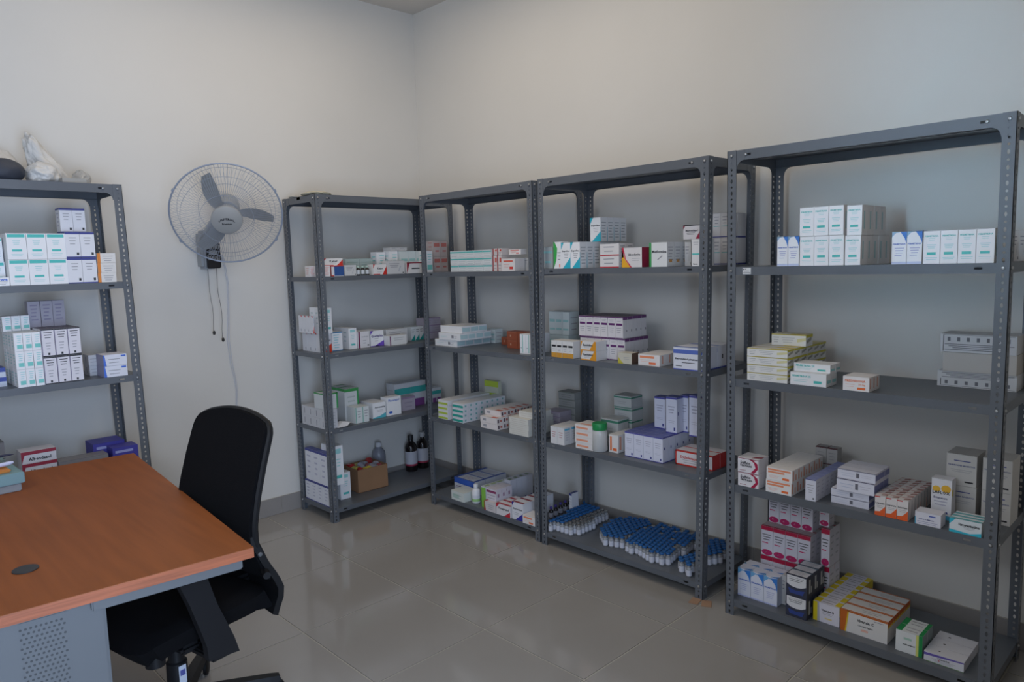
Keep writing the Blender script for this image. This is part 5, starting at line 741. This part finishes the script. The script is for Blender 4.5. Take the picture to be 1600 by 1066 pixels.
for ang in (2.22, .16, -1.95):
    m = MB(); vs = []; fs = []; n1, n2 = 9, 7
    for i in range(n1):
        u = i/(n1-1); rr = .045+.20*u; half = .52*math.sin(PI*(.20+.62*u))*.9/(.45+u*1.0)
        for j in range(n2):
            s = (j/(n2-1)-.5)*2; an = ang - .28*u + half*s*.55
            vs.append((rr*math.cos(an), rr*math.sin(an), .018*s*(1-.4*u)))
    for i in range(n1-1):
        for j in range(n2-1): fs.append((i*n2+j, i*n2+j+1, (i+1)*n2+j+1, (i+1)*n2+j))
    m.add(vs, fs, FB, T=T_); m.add([(x, y, z-.002) for x, y, z in vs], [tuple(reversed(f)) for f in fs], FB, T=T_); m.obj('blade', fan, smooth=True)
CORD = C((.16, .15, .15)); 
for i, (x0, x1, zb) in enumerate(((-.012, .002, -.385), (.038, .052, -.43))):
    m = MB(); m.tube([(x0+(x1-x0)*k/8+.003*math.sin(k*1.3+i), -.07+.008*math.sin(k), -.015+(zb+.015)*k/8) for k in range(9)], .0016, CORD, 5); pc = m.obj('pull_cord', fan)
    m = MB(); m.lathe([(.004, 0), (.008, .004), (.008, .018), (.003, .024)], C((.02, .02, .02)), 10, T=Matrix.Translation((x1, -.07+.008*math.sin(8), zb-.02))); m.obj('cord_knob', pc, smooth=True)
WC = C((.62, .62, .66)); m = MB()
P = [(.10, .06), (.115, -.02), (.125, -.12), (.118, -.25), (.108, -.36), (.10, -.45), (.105, -.53), (.11, -.60), (.125, -.68), (.132, -.76), (.125, -.85), (.13, -1.0), (.12, -1.2), (.12, -1.48)]
m.tube([(0.02, -.03, .05), (.06, -.02, .09)] + [(x, -.006, z) for x, z in P], .0026, WC, 6)
m.tube([(x+.009+.003*math.sin(z*9), -.006, z) for x, z in P], .002, WC, 6); m.obj('power_cord', fan, smooth=True)
# ------------------------------------------------------------------ desk
ang = math.atan2(-.8*0+.0802, .9968); 
dk = empty('office_desk', (-2.418, -2.304, 0), 0); tag(dk, 'office desk with brown wood laminate top and grey metal leg', 'desk')
ex = Vector((-.9968, .0802, 0)); ey = Vector((.0802, .9968, 0)); DT = Matrix((ex, ey, Vector((0, 0, 1)))).transposed().to_4x4()
DW, DL, DZ = 1.04, 1.494, .76
m = MB(); m.box(0, DW, 0, DL, DZ-.0015, DZ, DESKT, T=DT); m.box(0, DW, 0, DL, DZ-.031, DZ-.0015, DESKE, T=DT); m.obj('desktop', dk)
m = MB(); m.box(.03, .42, .012, .045, DZ-.062, DZ-.0315, DESKM, T=DT, bev=.004); m.box(.03, .42, DL-.045, DL-.012, DZ-.062, DZ-.0315, DESKM, T=DT, bev=.004); m.box(.5, .54, .10, DL-.10, DZ-.085, DZ-.0315, DESKM, T=DT); m.obj('frame_rail', dk)
for yy in (.03, DL-.11):
    m = MB(); m.box(.385, .665, yy, yy+.07, .03, DZ-.0315, DESKM, T=DT, bev=.008); lg = m.obj('leg', dk)
    m = MB(); m.box(.30, .76, yy-.02, yy+.10, .0, .03, DESKM, T=DT, bev=.006); m.obj('foot', lg)
    if yy < .1:
        hs = []
        pm = mat('perforated_panel', (.05, .052, .055), .5)
        m = MB(); m.box(.475, .575, yy-.0012, yy-.0004, .06, DZ-.045, DESKM, T=DT)
        for i in range(9):
            for j in range(52):
                cx = .481+i*.011+(j % 2)*.0055; cz2 = .07+j*.0123
                m.add([(cx+.0034*math.cos(k*PI/3), yy-.0015, cz2+.0034*math.sin(k*PI/3)) for k in range(6)], [tuple(range(6))], pm, T=DT)
        m.obj('perforated_panel', lg)
m = MB(); m.lathe([(.032, DZ+.0003), (.032, DZ+.003), (.028, DZ+.004)], C((.03, .03, .032), .5), 28, T=DT @ Matrix.Translation((.532, .285, 0))); m.obj('cable_grommet', dk, smooth=True)
# ------------------------------------------------------------------ things on the desk
def onbox(name, x0, x1, y0, y1, z0, z1, col, label, cat, rz=0, bev=.003, rough=.5):
    cx, cy = (x0+x1)/2, (y0+y1)/2; m = MB(); m.box(x0-cx, x1-cx, y0-cy, y1-cy, 0, z1-z0, C(col, rough), bev=bev)
    o = m.obj(name, None, (cx, cy, z0), (0, 0, rz)); tag(o, label, cat); return o
onbox('book', -3.02, -2.775, -1.09, -.92, .7605, .79, (.27, .28, .29), 'grey hardbound book at the base of the desk pile', 'book', .03)
o = onbox('folder_box', -3.02, -2.765, -1.10, -.92, .7905, .832, (.20, .33, .35), 'teal box file on top of the grey book', 'box file', .05)
o = onbox('pen_packet', -2.96, -2.800, -1.070, -.99, .8325, .845, (.55, .20, .03), 'orange packet lying on the teal box file', 'packet', .08, .004)
o = onbox('pen_case', -2.96, -2.795, -.965, -.925, .8325, .872, (.16, .20, .18), 'dark green glossy case at back of the desk pile', 'case', .0, .008, .15)
m = MB(); m.tube([(-.09, 0, 0), (.06, 0, .004), (.075, 0, .005)], [.008, .008, .004], C((.60, .62, .82), .25), 10); o = m.obj('marker_pen', None, (-2.855, -1.03, .8545), (0, 0, .15), smooth=True); tag(o, 'white and violet marker pen on the orange packet', 'pen')
m = MB(); m.tube([(-.09, 0, 0), (.055, 0, 0), (.07, 0, 0)], [.004, .004, .001], C((.02, .02, .05)), 8); o = m.obj('pen', None, (-2.835, -.945, .8765), (0, 0, -.1), smooth=True); tag(o, 'thin dark pen pointing over the desk pile', 'pen')
# ------------------------------------------------------------------ office chair
ch = empty('office_chair', (-2.498, -1.80, 0), math.radians(191.5)); tag(ch, 'black mesh back office chair pushed under the desk', 'chair')
def grid_shell(nu, nv, f, th, m, name, parent):
    mb = MB(); V = [[Vector(f(i/(nu-1), j/(nv-1))) for j in range(nv)] for i in range(nu)]; vs = []; fs = []
    for i in range(nu):
        for j in range(nv): vs.append(V[i][j])
    back = []
    for i in range(nu):
        for j in range(nv):
            a = V[min(i+1, nu-1)][j]-V[max(i-1, 0)][j]; b = V[i][min(j+1, nv-1)]-V[i][max(j-1, 0)]; nn = a.cross(b).normalized(); back.append(V[i][j]+nn*th)
    o = nu*nv
    for i in range(nu-1):
        for j in range(nv-1):
            k = i*nv+j; fs.append((k, k+1, k+nv+1, k+nv)); fs.append((o+k, o+k+nv, o+k+nv+1, o+k+1))
    ring = [(i, 0) for i in range(nu)] + [(nu-1, j) for j in range(1, nv)] + [(i, nv-1) for i in range(nu-2, -1, -1)] + [(0, j) for j in range(nv-2, 0, -1)]
    R2 = [i*nv+j for i, j in ring]
    for k in range(len(R2)): a, b = R2[k], R2[(k+1) % len(R2)]; fs.append((a, o+a, o+b, b))
    mb.add(vs+back, fs, m); return mb.obj(name, parent, smooth=True)
PZ = [(.36, -.21), (.395, -.225), (.45, -.262), (.50, -.245), (.56, -.212), (.64, -.180), (.70, -.182), (.745, -.192), (.80, -.205), (.895, -.235), (.97, -.262), (1.03, -.285), (1.08, -.300)]
def px_(z):
    for (z0, x0), (z1, x1) in zip(PZ, PZ[1:]):
        if z <= z1: return x0+(x1-x0)*(z-z0)/(z1-z0)
    return PZ[-1][1]
def backf(u, v): # u across, v up
    z = .50+.565*v; hw = .222-.012*v
    s = (u-.5)*2
    if v > .88: k = (v-.88)/.12; hw -= .065*(1-math.sqrt(max(0, 1-k*k)))
    z -= .018*s*s*(max(0, v-.7)/.3)
    return (px_(z)-.004, s*hw, z)
grid_shell(15, 34, backf, .018, MESHF, 'backrest', ch)
def rimpts():
    P = []
    for k in range(34): P.append(backf(0, k/33))
    for k in range(1, 15): P.append(backf(k/14, 1))
    for k in range(32, -1, -1): P.append(backf(1, k/33))
    return [(x-.004, y, z) for x, y, z in P]
m = MB(); m.tube(rimpts(), .012, BLACKP, 8); m.obj('back_frame', ch, smooth=True)
def lowf(u, v):
    s = (u-.5)*2; z = .385+.28*v; return (px_(z)-.018+.03*s*s, s*(.260-.04*v), z)
grid_shell(13, 12, lowf, -.022, BLACKP, 'lumbar_shell', ch)
m = MB(); m.lathe([(.008, 0), (.008, .012), (.006, .014)], C((.12, .12, .12)), 10, T=Matrix.Translation((-.195, .222, .60)) @ Matrix.Rotation(-PI/2, 4, 'X')); m.obj('frame_bolt', ch, smooth=True)
m = MB(); m.tube([(-.225, .20, .535), (-.195, .262, .530)], .013, BLACKP, 10); m.obj('adjuster_knob', ch, smooth=True)
def seatf(u, v):
    a = (u-.5)*2; b = (v-.5)*2; rx = .245; ry = .245
    k = (abs(a)**5+abs(b)**5)**(.2); mx = max(abs(a), abs(b)); sc = mx/k if k > 1e-6 else 1
    x = a*sc*rx; y = b*sc*ry; z = .470-.03*max(0, a)**3 + .012*b*b - .02*(mx > .95)
    return (x, y, z)
grid_shell(15, 15, seatf, -.07, MESHF, 'seat', ch)
m = MB(); m.box(-.20, .17, -.17, .17, .375, .405, BLACKP, bev=.01); m.box(-.29, -.15, -.05, .05, .38, .46, BLACKP, bev=.012); m.box(.02, .09, -.22, .20, .355, .385, BLACKP, bev=.01); m.obj('seat_mechanism', ch, smooth=True)
m = MB(); m.lathe([(.030, .0), (.030, .045)], BLACKP, 16, T=Matrix.Translation((.14, .13, .335))); m.obj('tension_knob', ch, smooth=True)
m = MB(); m.lathe([(.034, .10), (.036, .11), (.034, .24), (.027, .245), (.026, .385)], BLACKP, 20); col_ = m.obj('gas_column', ch, smooth=True)
m = MB(); m.box(-.012, .014, .0345, .0362, .17, .235, C((.55, .58, .66))); m.box(-.008, .010, .036, .0366, .20, .22, C((.08, .09, .3))); m.obj('warning_label', ch)
for k in range(5):
    a = 2*PI*k/5+.166; cx, sx_ = math.cos(a), math.sin(a); m = MB(); T2 = Matrix.Rotation(a, 4, 'Z')
    vs = []; 
    for r, hw, zt, zb in ((.02, .032, .125, .085), (.15, .027, .112, .078), (.30, .022, .092, .066), (.335, .018, .086, .066)):
        vs += [(r, -hw, zb), (r, hw, zb), (r, hw*.7, zt), (r, -hw*.7, zt)]
    fs = [(0, 3, 2, 1), (12, 13, 14, 15)]
    for i in range(3):
        for j in range(4): fs.append((i*4+j, i*4+(j+1) % 4, (i+1)*4+(j+1) % 4, (i+1)*4+j))
    m.add(vs, fs, BLACKP, T=T2); leg = m.obj('leg', ch)
    m = MB()
    for sy in (-1, 1): m.lathe([(.026, -.008), (.030, -.005), (.030, .005), (.026, .008)], BLACKP, 18, T=T2 @ Matrix.Translation((.325, sy*.015, .030)) @ Matrix.Rotation(PI/2, 4, 'X'))
    m.box(.31, .34, -.006, .006, .03, .068, BLACKP, T=T2); m.obj('caster', leg, smooth=True)
# armrests: an angled pad over a wide strut
PD = mat('arm_pad', (.011, .011, .013), .55, spec=.3)
for sgn in (1, -1):
    y0, y1 = sorted((sgn*.276, sgn*.302)); m = MB()
    prf = [(.062, .36), (-.045, .345), (-.030, .40), (.020, .53), (.055, .655), (.150, .665), (.110, .56), (.066, .41)]
    k = len(prf); m.add([(x, y, z) for y in (y0, y1) for x, z in prf], [tuple(range(k)), tuple(reversed(range(k, 2*k)))] + [(i, (i+1) % k, k+(i+1) % k, k+i) for i in range(k)], PD)
    ar = m.obj('armrest', ch)
    m = MB(); a0, a1 = sorted((sgn*.10, sgn*.300)); m.box(-.03, .05, a0, a1, .345, .368, BLACKP, bev=.006); m.obj('arm_bracket', ar, smooth=True)
    m = MB(); a0, a1 = sorted((sgn*.245, sgn*.325)); m.box(-.02, .235, a0, a1, .662, .690, PD, bev=.010); m.obj('arm_pad', ar, smooth=True)
# ------------------------------------------------------------------ bags on the left rack, cloth on the corner rack
def bag(name, loc, sx, sy, sz, m_, label, seed, amp=.35, cat='bag', flat=.0):
    bm = bmesh.new(); bmesh.ops.create_icosphere(bm, subdivisions=5, radius=1)
    for v in bm.verts:
        n = v.co.normalized(); q = n*1.6+Vector((seed, seed*2, 0)); rdg = 1-abs(noise.noise(q*1.3))*2; rdg2 = 1-abs(noise.noise(q*3.1))*2; rdg3 = 1-abs(noise.noise(q*7))*2
        v.co = n*(1+amp*(.55*noise.noise(q)+.35*rdg*.5+.22*rdg2*.6+.1*rdg3)); v.co.z = max(v.co.z, -.75)
    zmin = min(v.co.z for v in bm.verts)
    for v in bm.verts: v.co = Vector((v.co.x*sx, v.co.y*sy, (v.co.z-zmin)*sz))
    me = bpy.data.meshes.new(name); bm.to_mesh(me); bm.free(); me.materials.append(m_)
    for p in me.polygons: p.use_smooth = True
    o = link(name, me, None, loc); tag(o, label, cat, 'things on top of the left shelving unit'); return o
PB = mat('white_plastic', (.60, .59, .57), .35, trans=.0); PT = mat('clear_plastic', (.72, .72, .71), .2, trans=.55); DB = mat('dark_fabric', (.035, .042, .06), .6)
zt = 1.995
bag('plastic_bag', (-2.60, -.19, zt), .09, .08, .09, PB, 'crumpled white plastic bag at the picture edge on rack top', 3.1)
bag('cloth_bundle', (-2.615, -.405, zt), .085, .055, .055, DB, 'dark blue rounded bundle under the white bags', 8.2, .08, 'bundle')
bag('plastic_bag', (-2.455, -.36, zt), .062, .055, .050, PB, 'low white plastic bag next to the dark blue bundle', 5.7)
o = bag('plastic_bag', (-2.375, -.22, zt), .072, .045, .125, PB, 'tall slanting white plastic bag with raised handle', 11.3, .5)
for v in o.data.vertices: v.co.x -= .75*(v.co.z)-.03; v.co.x *= (1-.35*min(1, v.co.z/.2))
bag('plastic_bag', (-2.255, -.20, zt), .038, .05, .050, PT, 'thin translucent plastic bag at the right of rack top', 14.9)
bag('plastic_bag', (-2.44, -.12, zt), .022, .03, .085, mat('blue_plastic', (.06, .09, .20), .3), 'small blue plastic knot between the white bags', 21.0, .4)
m = MB(); m.box(-.05, .05, -.04, .04, 0, .022, C((.36, .35, .33))); o = m.obj('flat_box', None, (-2.345, -.40, zt), (0, 0, .05)); tag(o, 'flat grey box lying before the translucent bag', 'box', 'things on top of the left shelving unit')
o = bag('folded_cloth', (-1.035, -.33, 2.0005), .075, .085, .0125, mat('beige_cloth', (.52, .48, .36), .9), 'beige rag lying on top of the corner rack post', 2.2, .4, 'cloth'); o['group'] = 'cloths on top of the corner rack'
o = bag('folded_cloth', (-1.02, -.12, 2.0005), .07, .055, .009, mat('grey_cloth', (.45, .44, .41), .9), 'pale grey rag toward the wall on the corner rack', 6.2, .4, 'cloth'); o['group'] = 'cloths on top of the corner rack'
